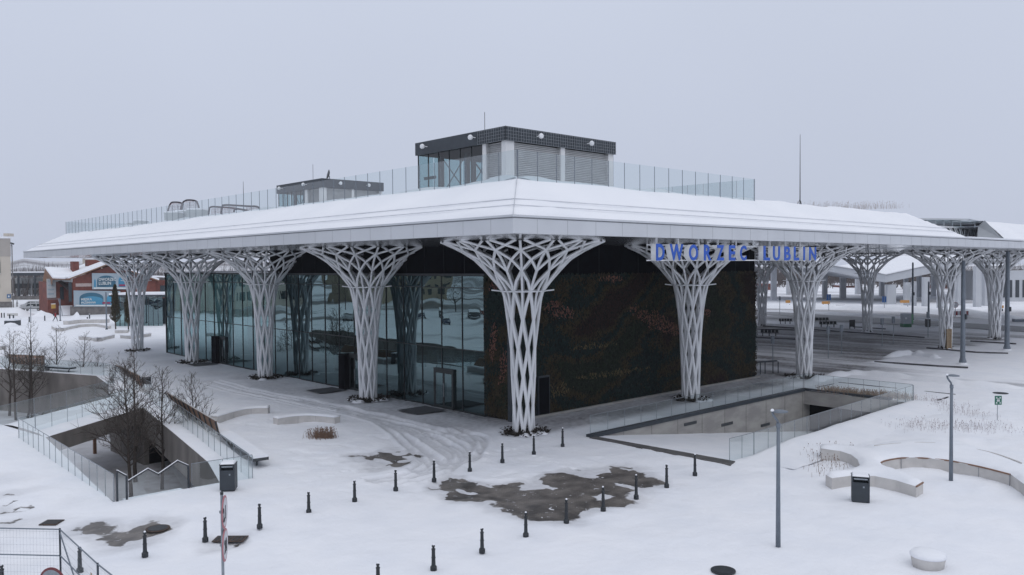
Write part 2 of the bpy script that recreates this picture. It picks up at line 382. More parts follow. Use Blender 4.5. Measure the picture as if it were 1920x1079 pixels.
cen = PV[FC].mean(1); kf = np.ones(len(FC), bool)
for lp in loops: kf &= sdist(cen, [tuple(q) for q in lp]) < 0
FC = FC[kf]
zz, bare, comp = ground_fields(PV)
me = bpy.data.meshes.new('snow_ground'); me.from_pydata(np.column_stack([PV, zz]).tolist(), [], FC.tolist()); me.update()
for nme, arr in (('bare', bare), ('comp', comp)):
    at = me.attributes.new(nme, 'FLOAT', 'POINT'); at.data.foreach_set('value', arr.astype(np.float32))
me.polygons.foreach_set('use_smooth', [True]*len(me.polygons))
ground = bpy.data.objects.new('ground', me); C.objects.link(ground); tag(ground, kind='structure')

gm = bpy.data.materials.new('snowy_paving'); gm.use_nodes = True; n = gm.node_tree; b = n.nodes['Principled BSDF']
N = n.nodes.new; K = n.links.new
def nmix(a, bcol, fac):
    mx = N('ShaderNodeMix'); mx.data_type = 'RGBA'
    for i, q in ((6, a), (7, bcol)):
        if isinstance(q, tuple): mx.inputs[i].default_value = (*q, 1)
        else: K(q, mx.inputs[i])
    if isinstance(fac, float): mx.inputs[0].default_value = fac
    else: K(fac, mx.inputs[0])
    return mx.outputs[2]
def nmath(op, a, c, clamp=False):
    m_ = N('ShaderNodeMath'); m_.operation = op; m_.use_clamp = clamp
    for i, q in ((0, a), (1, c)):
        if isinstance(q, (int, float)): m_.inputs[i].default_value = q
        else: K(q, m_.inputs[i])
    return m_.outputs[0]
def nnoise(scale, detail=4, dist=0.0, stretch=None):
    g = N('ShaderNodeNewGeometry'); src = g.outputs['Position']
    if stretch:
        mp = N('ShaderNodeMapping'); mp.inputs['Scale'].default_value = stretch; K(src, mp.inputs[0]); src = mp.outputs[0]
    z = N('ShaderNodeTexNoise'); z.inputs['Scale'].default_value = scale; z.inputs['Detail'].default_value = detail; z.inputs['Distortion'].default_value = dist
    K(src, z.inputs[0]); return z.outputs[0]
def nmap(v, a, c, d=0.0, e_=1.0):
    m_ = N('ShaderNodeMapRange'); m_.inputs[1].default_value = a; m_.inputs[2].default_value = c; m_.inputs[3].default_value = d; m_.inputs[4].default_value = e_
    K(v, m_.inputs[0]); return m_.outputs[0]
ab = N('ShaderNodeAttribute'); ab.attribute_name = 'bare'; ac = N('ShaderNodeAttribute'); ac.attribute_name = 'comp'
snowc = nmix((.865, .875, .905), (.80, .82, .865), nmap(nnoise(.5, 5), .35, .7))
slush = nmix((.27, .268, .285), (.19, .186, .198), nmap(nnoise(2.5, 5), .35, .65))
pav = nmix(nmix((.235, .215, .198), (.12, .11, .104), nmap(nnoise(1.3, 6), .35, .65)), (.07, .066, .064), nmap(nnoise(.55, 8, .8), .50, .66, 0, .8))
cobble = N('ShaderNodeTexBrick'); g_ = N('ShaderNodeNewGeometry'); K(g_.outputs['Position'], cobble.inputs[0])
cobble.inputs['Scale'].default_value = 4.0; cobble.inputs['Mortar Size'].default_value = .03
cobble.inputs['Color1'].default_value = (1, 1, 1, 1); cobble.inputs['Color2'].default_value = (.86, .86, .86, 1); cobble.inputs['Mortar'].default_value = (.62, .62, .62, 1)
mm = N('ShaderNodeMix'); mm.data_type = 'RGBA'; mm.blend_type = 'MULTIPLY'; mm.inputs[0].default_value = 1; K(pav, mm.inputs[6]); K(cobble.outputs[0], mm.inputs[7]); pav = mm.outputs[2]
cfac = nmath('MULTIPLY', ac.outputs['Fac'], nmap(nnoise(3.0, 6), .25, .7, .72, 1.22), True)
c1 = nmix(snowc, slush, nmap(cfac, 0, .9))
edge_n = nmath('ADD', ab.outputs['Fac'], nmath('MULTIPLY', nmath('SUBTRACT', nnoise(2.2, 9, .6), .5), 1.0))
bm = nmap(edge_n, .48, .62)
lump = nmap(nnoise(3.2, 6, 1.2), .66, .70)   # lumps of snow left lying on the cleared paving
bm2 = nmath('SUBTRACT', bm, lump, True)
col = nmix(c1, pav, bm2); K(col, b.inputs['Base Color'])
K(nmap(bm2, 0, 1, .8, .42), b.inputs['Roughness']); b.inputs['Specular IOR Level'].default_value = .3
bp = N('ShaderNodeBump'); bp.inputs['Strength'].default_value = .7; bp.inputs['Distance'].default_value = .12
hh = nmath('ADD', nmath('MULTIPLY', nnoise(1.2, 7, .3), .9), nmath('MULTIPLY', nnoise(9.0, 4), .12))
hh = nmath('SUBTRACT', hh, nmath('MULTIPLY', bm2, .35)); K(hh, bp.inputs['Height']); K(bp.outputs[0], b.inputs['Normal'])
me.materials.append(gm)

def GX(px, py, x):
    r = ray(px, py); return CAM + r * ((x - CAM.x) / r.x)
def GY(px, py, y):
    r = ray(px, py); return CAM + r * ((y - CAM.y) / r.y)
# ------------------------------------------------------------------ sunken yards: walls, floor, slab between them
FL = -4.0
def wall_loop(poly, idx, z0, z1, th, name, m, parent):
    mb = MB()
    for i in idx:
        a = Vector((*poly[i], 0)); c = Vector((*poly[(i+1) % len(poly)], 0)); d = (c-a).normalized(); nrm = Vector((d.y, -d.x, 0))
        mb.obox(a + Vector((0, 0, z0)), c - a, nrm * th, (0, 0, z1 - z0))
    return mb.build(name, m, parent)
yard = thing('sunken_yard_walls', 'weathered concrete retaining walls around the sunken tree yard', 'retaining wall', (0, 0, 0))
# long wall under the benches stops short of the floor: dark underpass below it
wall_loop(PIT, [1, 2], -1.9, -.03, .35, 'underpass_lintel', M_conc_dark, yard)
wall_loop(PIT, [3, 4, 5, 6, 7, 8, 9, 10, 11, 12, 0], FL, -.03, .35, 'retaining_wall', M_conc_dark, yard)
und = MB(); und.box((-16.9, 1.2, FL), (-9.0, 1.5, -1.9)); und.box((-9.4, 1.5, FL), (-9.0, 25, -1.9)); und.box((-12.6, 24.7, FL), (-9.4, 25, -1.9)); und.prism([(-16.7, 1.66), (-15.6, 5.76), (-12.4, 24.56), (-9, 25), (-9, 1.5)], -1.95, -1.9)
und.build('underpass_wall', M_black, yard)
pl = MB(); pf = [(-30, -2), (-8.5, -2), (-8.5, 80), (-30, 80)]
pl.prism(pf, FL-.3, FL)
fo = pl.build('yard_floor', mat('yard_snow', (.66, .67, .71), .85, col2=(.40, .40, .42), scale=.35, bump=.6, bscale=3, detail=7)); tag(fo, kind='structure')
pvf = MB(); pvf.prism([(-18.2, 5), (-15.4, 6), (-11.5, 23), (-12.5, 24), (-14.6, 19), (-16.0, 12), (-18, 8)], FL+.004, FL+.008)
tag(pvf.build('yard_path', mat('trodden_snow', (.42, .41, .43), .8, col2=(.60, .60, .64), scale=1.2, detail=7, bump=.4)), kind='structure')
# footbridge slab
Ba, Bb, Bc, Bd = Vector((-20.09, 18.17, 0)), Vector((-12.66, 24.56, 0)), Vector((-12.93, 30.95, 0)), Vector((-21.04, 24.14, 0))
fb = thing('footbridge', 'snow covered concrete footbridge slab across the sunken yard between glass railings', 'footbridge')
MB().prism([tuple(p.xy) for p in (Ba, Bb, Bc, Bd)], -1.05, -.04).build('slab', M_conc_dark, fb)
mb = MB(); K_ = 26
for side in (0,):
    rows = []
    for i in range(K_+1):
        t = i/K_
        p = Ba.lerp(Bb, t); q = Bd.lerp(Bc, t); row = []
        for j in range(9):
            s_ = j/8; r_ = p.lerp(q, s_); zz_ = .03 + .14*math.sin(math.pi*min(1, s_*1.0))**.5*(.7+.5*noise.noise(r_*.8)) if 0 < j < 8 else -.02
            row.append((r_.x, r_.y, zz_))
        rows.append(row)
    vs_ = [p for r_ in rows for p in r_]
    mb.add(vs_, [(i*9+j, (i+1)*9+j, (i+1)*9+j+1, i*9+j+1) for i in range(K_) for j in range(8)])
mb.build('snow_cover', M_snow, fb, True)
def glass_railing(name, pts, h, label, step=1.25, zb=0.0, post_h=None, endposts=True, group=None, m=None, coping=None):
    """pts: base polyline (x, y, z); glass panels between thin joints"""
    t = thing(name, label, 'glass railing', pts[0], 0, group); o = Vector(pts[0])
    for a, c in zip(pts[:-1], pts[1:]):
        a = Vector(a) - o; c = Vector(c) - o; Ln = (c-a).length; k = max(1, round(Ln/step)); d = (c-a)/k; dn = d.normalized()
        up = Vector((0, 0, h)); s_ = Vector((dn.y, -dn.x, 0)).normalized()
        for i in range(k):
            p = a + d*i + dn*.02
            MB().add([p, p + d - dn*.04, p + d - dn*.04 + up, p + up], [(0, 1, 2, 3)]).build('glass_panel', m or M_glass_rail, t)
            MB().obox(a + d*i - s_*.012 - dn*.008, dn*.016, s_*.024, up).build('joint_post', M_galv, t)
        MB().obox(c - s_*.02 - dn*.012, dn*.024, s_*.04, up).build('joint_post', M_galv, t)
        MB().bar(a + up + Vector((0, 0, .012)), c + up + Vector((0, 0, .012)), .03, .02).build('top_rail', M_galv, t)
        if coping: MB().bar(a - Vector((0, 0, .10)), c - Vector((0, 0, .10)), .32, .26).build('coping', M_anth, t)
    return t
glass_railing('glass_railing', [(-21.25, 18.9, 0), (-21.36, 1.72, 0)], 1.12, 'long frameless glass railing along the snow field side of the sunken yard', 1.12)
glass_railing('glass_railing', [(-21.2, 19.0, 0), (-20.2, 19.9, 0), (-12.60, 26.6, 0)], 1.1, 'glass railing on the near side of the snowy footbridge', 1.4)
glass_railing('glass_railing', [(-21.3, 24.0, 0), (-12.95, 31.1, 0), (-11.4, 35.0, 0)], 1.15, 'glass railing on the far side of the snowy footbridge', 1.6)
glass_railing('glass_railing', [(-15.75, 1.4, 0), (-11.95, 23.4, 0), (-11.2, 27.6, 0)], 1.1, 'glass railing behind the long slatted bench above the sunken yard', 1.3)
glass_railing('glass_railing', [(-10.75, 28.5, 0), (-9.3, 41.5, 0), (-9.4, 44.5, 0), (-14.6, 57.2, 0), (-22.8, 76, 0)], 1.1, 'far glass railing around the end of the sunken yard behind the bare trees', 1.6)
glass_railing('glass_railing', [(-18.24, 1.6, 0), (-15.6, 1.35, 0)], 1.05, 'short glass railing between the stair post and the anthracite litter bin', 1.3)
# stair down into the yard with its zigzag handrail
st = thing('yard_stair', 'snow covered stair with glazed zigzag steel handrails going down into the sunken yard', 'stair', (-21.2, 1.7, 0))
mb = MB()
for k in range(22): mb.box((.35, .35 + .3*k, -4.0), (2.75, .66 + .3*k, -.10 - .175*k))
mb.build('steps', M_snow, st)
hr = [(-.04, 0, 1.26), (.33, 0, .98)], [(.39, 0, .75), (1.18, 0, 1.12), (1.6, 0, .82), (2.41, 0, 1.25), (2.86, 0, .96)]
for pts in hr:
    MB().tube(pts, .035, 6).build('handrail', M_dark, st); MB().tube([(p[0], 0, p[2]+.04) for p in pts], .022, 5).build('snow_cover', M_snow, st)
    for p, q in zip(pts[:-1], pts[1:]):
        k = max(1, int((q[0]-p[0])/.4))
        for i in range(k):
            a = Vector(p).lerp(Vector(q), i/k); c = Vector(p).lerp(Vector(q), (i+1)/k)
            MB().add([(a.x+.01, 0, -.5), (c.x-.01, 0, -.5), (c.x-.01, 0, c.z-.05), (a.x+.01, 0, a.z-.05)], [(0, 1, 2, 3)]).build('glass_panel', M_glass_rail, st)
for x, h_ in ((.33, .98), (2.86, .96), (-.04, 1.2)):
    MB().box((x-.035, -.035, -.3), (x+.035, .035, h_)).build('post', M_anth, st)
# ------------------------------------------------------------------ timber benches on the yard edge
def slat_bench(a, c, b0, b1, label, ledge=None):
    """a, c: top ends of the backrest; b0, b1: its bottom ends"""
    a, c, b0, b1 = map(Vector, (a, c, b0, b1)); t = thing('timber_bench', label, 'bench', b0); o = b0.copy()
    a -= o; c -= o; b1 -= o; b0 = Vector((0, 0, 0)); k = 10
    nrm = (c-a).cross(b0-a).normalized()
    mb = MB()
    for i in range(7):
        f = i/7; g_ = (i+.86)/7
        mb.add([a.lerp(b0, f), c.lerp(b1, f), c.lerp(b1, g_), a.lerp(b0, g_)] + [p + nrm*.03 for p in (a.lerp(b0, f), c.lerp(b1, f), c.lerp(b1, g_), a.lerp(b0, g_))],
               [(0,1,2,3),(7,6,5,4),(0,4,5,1),(2,6,7,3)])
    mb.build('backrest', M_wood, t)
    for i in range(k+1):
        p = a.lerp(c, i/k); q = b0.lerp(b1, i/k)
        for s_ in (-1,): MB().bar(p + nrm*.05*s_, q + nrm*.05*s_, .05, .05).build('backrest_rib', M_dark, t)
    MB().bar(a + Vector((0, 0, .03)), c + Vector((0, 0, .03)), .05, .05).build('top_rail', M_bench, t)
    hd = Vector((c-a)); hd.z = 0; hd.normalize(); s_ = Vector((-hd.y, hd.x, 0)); s_ = s_ if s_.dot(Vector((1, 0, 0))) > 0 else -s_
    MB().obox(b0 - Vector((0, 0, .42)), b1-b0, s_*.55, (0, 0, .40)).build('seat_plinth', M_bench, t)
    MB().obox(b0 - Vector((0, 0, .02)) + s_*.05, b1-b0, s_*.6, (0, 0, .12)).build('snow_cover', M_snow, t)
    if ledge is not None:
        e_ = Vector(ledge) - o
        MB().obox(b1 - Vector((0, 0, .16)), e_-b1, s_*.75, (0, 0, .14)).build('seat_ledge', M_dark, t)
        MB().obox(b1 + Vector((0, 0, -.015)) + s_*.02, e_-b1, s_*.70, (0, 0, .10)).build('snow_cover', M_snow, t)
        MB().bar(e_ - Vector((0, 0, .1)) + s_*.3 - hd*.3, e_ - Vector((0, 0, .45)) + s_*.3 - hd*.5, .08).build('leg', M_dark, t)
    return t
slat_bench((-11.97, 22.14, 1.25), (-13.86, 9.48, 1.25), (-11.5, 22.5, .5), (-13.58, 9.73, .45), 'long brown slatted bench with a snowy seat running on beside the yard railing', (-14.75, 3.1, .45))
slat_bench((-9.4, 41.13, 1.25), (-10.43, 31.94, 1.25), (-9.0, 41.2, .5), (-10.5, 31.2, .45), 'middle brown slatted bench beside the dark bin at the bend of the yard')
slat_bench((-14.21, 57.82, 1.25), (-12.05, 53.52, 1.25), (-14.11, 56.8, .45), (-12.42, 51.9, .45), 'farthest brown slatted bench above the far concrete wall at the left', (-11.08, 48.87, .45))

# ------------------------------------------------------------------ the station building
B = thing('station_building', 'large glass fronted station hall under a snowy white roof with a planted wall', 'station', (1.75, 3, 0))
BO = Vector((1.75, 3, 0))
def bb(mb, name, m, parent=None, smooth=False):
    """build in world coordinates and hang under the building (or one of its parts)"""
    o = mb.build(name, m, parent if parent is not None else B, smooth)
    if parent is None: o.location = -BO
    return o
ZS, ZF = 10.85, 11.44
X0, X1, Y0, Y1 = -9.3, 42.7, -9.3, 74.1
def ringbox(mb, x0, x1, y0, y1, t, z0, z1):
    mb.box((x0, y0, z0), (x1, y0+t, z1)); mb.box((x0, y1-t, z0), (x1, y1, z1)); mb.box((x0, y0+t, z0), (x0+t, y1-t, z1)); mb.box((x1-t, y0+t, z0), (x1, y1-t, z1))
mb = MB(); ringbox(mb, X0, X1, Y0, Y1, .3, ZS-.03, ZF); mb.box((X1, Y0, ZS-.03), (58.0, Y0+2.0, ZF))
fas = bb(mb, 'fascia', M_fascia)
mb = MB(); ringbox(mb, X0-.05, X1+.05, Y0-.05, Y1+.05, .35, ZF+.05, ZF+.14); mb.box((X1, Y0-.05, ZF+.05), (58, Y0+2.05, ZF+.14)); mb.build('gutter', M_fascia, fas)
mb = MB(); ringbox(mb, X0+.03, X1-.03, Y0+.03, Y1-.03, .3, ZF, ZF+.05); mb.build('gutter_gap', M_joint, fas)
mb = MB()
yy = Y0 + 1.36
while yy < Y1: mb.box((X0-.003, yy, ZS-.02), (X0+.01, yy+.016, ZF-.002)); yy += 1.83
xx = X0 + 1.36
while xx < 58: mb.box((xx, Y0-.003, ZS-.02), (xx+.016, Y0+.01, ZF-.002)); xx += 1.83
mb.build('panel_joint', M_joint, fas)
# soffit
sf = MB()
sf.box((X0+.3, Y0+.3, ZS), (X1-.3, Y1-.3, ZS+.1)); sf.box((X1-.3, Y0+.02, ZS), (58, Y0+1.98, ZS+.1))
bb(sf, 'soffit', M_soffit)
# sloping roof under snow
def ax(a, c):
    off = [0, .12, .3, .5, .75, .78, 1.0, 1.35, 1.38, 1.6, 2.0, 2.4, 2.8, 3.2, 3.45, 3.6, 3.8, 4.2, 5.0]
    mid = list(np.arange(a+6, c-6, .9)); return [a+o for o in off] + mid + [c-o for o in off[::-1]]
def roof_snow(x0, x1, y0, y1, rise=1.95, run=3.6, ox=0, z0=11.53, seed=0, dune=0):
    xs_, ys_ = ax(x0, x1), ax(y0, y1); vs_, fs = [], []
    for x in xs_:
        for y in ys_:
            d = min(x-x0, y-y0, x1-x, y1-y); t = min(d, run)
            z = z0 + rise*t/run + .07*min(1, d/.3)
            if d > .76: z += .035
            if d > 1.36: z += .03
            al = y if (x-x0 == d or x1-x == d) else x
            z += .07*noise.noise((x*.25+seed, y*.25, 0))*min(1, d) + .05*noise.noise((al*.35, d*1.5, 5.0+seed))*min(1, d*2)
            if d < .76 and (x-x0 == d or y-y0 == d) and dune:   # lumps slipped down to the gutter near the corner
                q = max(0, 1-abs((y if x-x0 == d else x) - (x0+2.2))/3.2); z += .34*q*min(1, d*5)*(1-d/.9)*(.7+.6*noise.noise((al*.9, 2, 2)))
            if 3.6 < d < 5: z += .22*max(0, noise.noise((al*.5, 9+seed, 0))+.35)*(1-abs(d-4.2)/.8 if abs(d-4.2) < .8 else 0)
            vs_.append((x, y, z))
    m_ = len(ys_)
    for i in range(len(xs_)-1):
        for j in range(m_-1): fs.append((i*m_+j, (i+1)*m_+j, (i+1)*m_+j+1, i*m_+j+1))
    return MB().add(vs_, fs)
rs = bb(roof_snow(X0+.12, X1-.12, Y0+.12, Y1-.12, seed=1, dune=1), 'roof_snow', M_snow_roof, None, True)
mb = MB(); mb.box((X1, Y0+.1, ZF+.1), (58, Y0+1.9, ZF+.24)); bb(mb, 'beam_snow', M_snow_roof)
mb = MB()
for k in (.77, 1.37):
    z = 11.53 + 1.95*k/3.6 + .105
    mb.bar((X0+k, Y0+k, z), (X0+k, Y1-k, z), .02, .035); mb.bar((X0+k, Y0+k, z), (X1-k, Y0+k, z), .02, .035)
mb.bar((X0, Y0, 11.56), (X0+3.6, Y0+3.6, 13.62), .03, .05)
bb(mb, 'snow_guard', mat('snow_guard_rail', (.60, .62, .66), .6, scale=2))
# terrace railing
TZ = 13.42; x0, y0, x1, y1 = -5.7, -5.7, 15.0, 70.5
tr = MB(); tr.bar((x0, y0, TZ+.02), (x0, y1, TZ+.02), .08, .1); tr.bar((x0, y0, TZ+.02), (x1, y0, TZ+.02), .08, .1); tr.bar((x1, y0, TZ+.02), (x1, y0+14, TZ+.02), .08, .1); tr.bar((x0, y1, TZ+.02), (x0+14, y1, TZ+.02), .08, .1)
trail = bb(tr, 'terrace_railing', M_galv)
def rail_run(a, c, step, h, m):
    a = Vector(a); c = Vector(c); k = round((c-a).length/step); d = (c-a)/k; dn = d.normalized(); s_ = Vector((-dn.y, dn.x, 0))
    for i in range(k+1):
        p = a + d*i
        MB().obox(p - dn*.008 - s_*.015, dn*.016, s_*.03, (0, 0, h)).build('joint_post', M_lamp, trail)
        if i < k: MB().add([p + dn*.03, p + d - dn*.03, p + d - dn*.03 + Vector((0, 0, h)), p + dn*.03 + Vector((0, 0, h))], [(0, 1, 2, 3)]).build('glass_panel', m if i > 4 else M_glass_rail_dusty, trail)
rail_run((x0, y0, TZ), (x0, y1, TZ), 1.27, 1.5, M_glass_rail)
rail_run((x0+.05, y0, TZ), (x1, y0, TZ), 1.30, 1.5, M_glass_rail)
rail_run((x1, y0+.05, TZ), (x1, y0+14, TZ), 1.3, 1.5, M_glass_rail)
rail_run((x0+.05, y1, TZ), (x0+14, y1, TZ), 1.6, 1.5, M_glass_rail)
# soft snow banks heaped behind the terrace glass
mb = MB()
def bank(a, c, n_, seed):
    a = Vector(a); c = Vector(c); d = (c-a).normalized(); s_ = Vector((-d.y, d.x, 0)); s_ = s_ if s_.dot(Vector((20, 30, 0)) - a) > 0 else -s_
    base = len(mb.v); prof = [0, .05, .25, .6, 1.0, 1.5, 2.2]
    for i in range(n_+1):
        p = a.lerp(c, i/n_); al = (p-a).length
        hgt = .16 + .24*max(0, noise.noise((al*.33+seed, 0, 0))+.25) + .05*noise.noise((al*1.1, seed, 0))
        if al < 5: hgt += .12*(1-al/5)*abs(math.sin(al*1.25))
        for k, q in enumerate(prof):
            mb.v.append(tuple(p + s_*(q+.05) + Vector((0, 0, -.2 if k in (0, 6) else hgt*(1.0, 1.0, .96, .8, .5, .25, 0)[k]))))
    for i in range(n_):
        for k in range(6): mb.f.append((base+i*7+k, base+(i+1)*7+k, base+(i+1)*7+k+1, base+i*7+k+1))
bank((x0, y0, TZ), (x0, y1, TZ), 190, 3); bank((x0, y0, TZ), (x1, y0, TZ), 60, 8)
bb(mb, 'terrace_snow_bank', M_snow_roof, None, True)

# facade glass, left face
GXP = 1.75
F = MB(); F.box((GXP-.02, 5.45, -.02), (GXP+.14, 60.4, .06)); fac = bb(F, 'glass_facade', M_mull)
ys = [5.45 + 2.155*i for i in range(26)]; ys[-1] = 60.3
ys = list(np.linspace(5.45, 60.3, 26)); zs_ = [.06, 4.07, 8.10, 8.88]
rr = random.Random(5)
doors = [(8.0, 9.75), (20.3, 22.9), (44.5, 46.6)]
for i in range(25):
    for k in range(3):
        a, c = ys[i]+.03, ys[i+1]-.03; z0_, z1_ = zs_[k]+.03, zs_[k+1]-.03
        t1, t2 = rr.uniform(-.006, .006), rr.uniform(-.006, .006)
        MB().add([(GXP+.05+t1, a, z0_), (GXP+.05-t1, c, z0_), (GXP+.05-t1+t2, c, z1_), (GXP+.05+t1+t2, a, z1_)], [(0, 3, 2, 1)]).build('pane', M_facade, fac)
for y in ys: MB().box((GXP+.0, y-.022, .06), (GXP+.12, y+.022, 8.9)).build('mullion', M_mull, fac)
for z in zs_[1:3]: MB().box((GXP-.01, 5.45, z-.028), (GXP+.10, 60.3, z+.028)).build('transom', M_mull, fac)
MB().box((GXP-.06, 5.3, 8.88), (GXP+.5, 60.45, 9.02)).build('head_rail', M_dark, fac)
# far end of the pavilion and its flat snowy top
mb = MB()
for i in range(8):
    a = GXP + i*1.6
    mb.box((a-.03, 60.3, 0), (a+.03, 60.4, 8.9))
    MB().add([(a+.04, 60.35, .05), (a+1.56, 60.35, .05), (a+1.56, 60.35, 8.85), (a+.04, 60.35, 8.85)], [(0, 1, 2, 3)]).build('pane', M_facade, fac)
mb.build('mullion', M_mull, fac)
mb = MB(); mb.box((GXP, 35.0, 9.02), (14.6, 60.45, 9.12)); bb(mb, 'pavilion_roof_snow', M_snow_roof)
# hall interior: floor, ceiling, rear wall, a few inner walls and counters behind the glass
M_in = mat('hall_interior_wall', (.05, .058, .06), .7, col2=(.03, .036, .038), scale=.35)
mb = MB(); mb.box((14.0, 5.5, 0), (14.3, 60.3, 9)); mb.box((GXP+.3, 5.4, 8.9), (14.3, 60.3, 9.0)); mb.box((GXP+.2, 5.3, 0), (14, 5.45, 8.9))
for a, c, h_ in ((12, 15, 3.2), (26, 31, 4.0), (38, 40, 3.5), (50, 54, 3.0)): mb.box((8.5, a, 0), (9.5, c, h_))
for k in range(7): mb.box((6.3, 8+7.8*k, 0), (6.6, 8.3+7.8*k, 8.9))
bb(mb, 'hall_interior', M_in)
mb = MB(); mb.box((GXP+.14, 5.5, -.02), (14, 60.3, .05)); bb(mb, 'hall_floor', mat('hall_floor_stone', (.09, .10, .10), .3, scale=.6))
# upper black storey
mb = MB(); mb.box((GXP+.16, 3.2, 8.9), (29.9, 35.0, ZS)); mb.box((14.3, 5.4, 0), (29.9, 35, 8.9)); mb.box((GXP+.25, 3.25, 0), (29.9, 5.4, 8.9))
bb(mb, 'upper_storey', M_black)
mb = MB()
for k in range(1, 15): mb.box((GXP+.15, 3.2 + 2.155*k, 8.95), (GXP+.165, 3.22 + 2.155*k, ZS))
for k in range(1, 14): mb.box((GXP + 2.1*k, 3.19, 8.95), (GXP + 2.1*k + .02, 3.2, ZS))
bb(mb, 'cladding_joint', mat('cladding_joint_strip', (.02, .022, .028), .7))  # plain joint strips, a little paler than the black cladding
# black round recesses at the heads of the columns are added with the columns
# doors in the glass front
def facade_door(a, c, h_, leaf):
    d = MB(); x = GXP - .10
    d.box((x, a-.1, 0), (x+.14, a, h_)); d.box((x, c, 0), (x+.14, c+.1, h_)); d.box((x, a-.1, h_), (x+.14, c+.1, h_+.22))
    o = d.build('door', M_mull, fac)
    mid = (a+c)/2
    for (p, q) in ((a, mid), (mid, c)):
        l_ = MB(); l_.box((x+.02, p+.01, .02), (x+.08, p+.09, h_-.01)); l_.box((x+.02, q-.09, .02), (x+.08, q-.01, h_-.01)); l_.box((x+.02, p+.09, h_-.1), (x+.08, q-.09, h_-.01)); l_.box((x+.02, p+.09, .02), (x+.08, q-.09, .2))
        # door leaves hang on the same frame
        o2 = l_; vs0 = o2
        d2 = l_.build('door', M_mull, fac)
    MB().add([(x+.04, a+.09, .2), (x+.04, c-.09, .2), (x+.04, c-.09, h_-.1), (x+.04, a+.09, h_-.1)], [(0, 3, 2, 1)]).build('pane', M_facade, fac)
    MB().tube([(x-.06, mid-.12, .8), (x-.06, mid-.12, 1.7)], .02, 6).build('door_handle', M_galv, fac)
facade_door(8.6, 10.5, 2.45, 0); facade_door(20.0, 21.3, 2.6, 0); facade_door(44.4, 45.6, 2.5, 0)
mb = MB(); mb.box((GXP-.5, 21.4, 0), (GXP+.02, 22.3, 2.75)); mb.build('door_side_panel', M_black, fac); mb = MB(); mb.box((GXP-.45, 45.7, 0), (GXP+.02, 46.8, 2.7)); mb.build('door_side_panel', M_black, fac)
for a, c in ((8.7, 11.0), (21.0, 23.2), (45, 47)):
    m_ = MB(); m_.box((-1.1, a, .055), (1.2, c, .068)); tag(m_.build('door_mat', mat('grey_door_mat', (.075, .078, .085), .9, scale=20)), {8.7: 'grey door mat at the nearest glass door', 21.0: 'grey door mat at the middle glass door', 45: 'grey door mat at the farthest glass door'}[a], 'door mat')
# living wall
leaf = [mat('moss_green_leaves', (.020, .030, .015), .9, col2=(.010, .016, .009), scale=3), mat('olive_brown_leaves', (.052, .038, .016), .9, col2=(.030, .022, .010), scale=3),
        mat('blue_green_leaves', (.009, .026, .022), .9, col2=(.006, .015, .014), scale=3), mat('rusty_pink_leaves', (.22, .095, .07), .9, col2=(.12, .055, .042), scale=8),
        mat('straw_leaves', (.13, .095, .045), .9, col2=(.08, .06, .03), scale=8), mat('dark_red_leaves', (.030, .013, .009), .9, col2=(.016, .009, .007), scale=5)]
def wallkind(s, z, r_):
    v = noise.noise((s*.16, z*.30 + .9*math.sin(s*.25), 1.0)) + .25*noise.noise((s*.6, z*.9, 4.0))
    j = r_.gauss(0, .05)
    v += j
    if v > .28: return 0
    if v > .06: return 1
    if v > -.22: return 2
    return 5 if v < -.42 else 1
def blob(s, z, c, sx, sz, sl, r_):
    ds = s-c[0]; dz = z-c[1]-sl*ds; return (ds/sx)**2 + (dz/sz)**2 < (.75 + .5*noise.noise((s*1.2, z*1.2, 7)) + r_.gauss(0, .12))
mbw = MB(); wm = []; r_ = random.Random(8)
def wall_leaves(n_, Ln, fn, s_off, pinks, straws, h_=8.86):
    for _ in range(n_):
        s = r_.uniform(0, Ln); z = r_.uniform(.03, h_)
        k = wallkind(s+s_off, z, r_)
        for p in pinks:
            if blob(s, z, *p, r_) and r_.random() < .5: k = 3
        for p in straws:
            if blob(s, z, *p, r_) and r_.random() < .45: k = 4
        a = r_.uniform(.05, .13); hgt = r_.uniform(.07, .20); o = r_.uniform(.02, .17); tl = r_.uniform(-.10, .06); sk = r_.uniform(-.05, .05)
        P_ = [fn(s-a/2, z, o), fn(s+a/2, z, o+r_.uniform(-.04, .04)), fn(s+a*.3+sk, z+hgt, o+tl), fn(s-a*.3+sk, z+hgt*.9, o+tl)]
        mbw.add(P_, [(0, 1, 2, 3)]); wm.append(k)
fr = lambda s, z, o: (GXP + s, 3.0 - o + .12, z)
fl = lambda s, z, o: (GXP - o + .12, 3.0 + s, z)
wall_leaves(40000, 28.2, fr, 0, [((4.2, 6.6), 1.5, .55, -.2), ((14.6, 5.3), 3.6, .75, -.33), ((9.6, 8.5), 1.7, .25, 0), ((20.5, 5.8), 1.0, .4, -.2), ((18.6, 8.4), .8, .4, 0)], [((7.5, 4.0), 2.6, .22, 0), ((3.6, 1.5), 2.2, .5, -.03), ((9.5, 2.0), 4.0, .25, 0)])
wall_leaves(5200, 2.42, fl, -3, [((1.6, 4.7), .35, 1.3, -1.5), ((.6, 3.3), .5, 1.1, -1.2), ((1.3, 8.3), .8, .45, -.3)], [])
wl = bb(mbw, 'living_wall', leaf[0])
for m_ in leaf[1:]: wl.data.materials.append(m_)
wl.data.polygons.foreach_set('material_index', wm)
mb = MB(); mb.box((GXP+.1, 3.12, 0), (29.9, 3.24, 8.88)); mb.box((GXP+.12, 3.2, 0), (GXP+.24, 5.42, 8.88)); mb.build('planting_backing', mat('wall_planting_felt', (.008, .009, .007), .95), wl)
mb = MB(); mb.box((GXP-.14, 2.86, 0), (GXP+.02, 3.10, 6.9)); bb(mb, 'downpipe', M_anth)
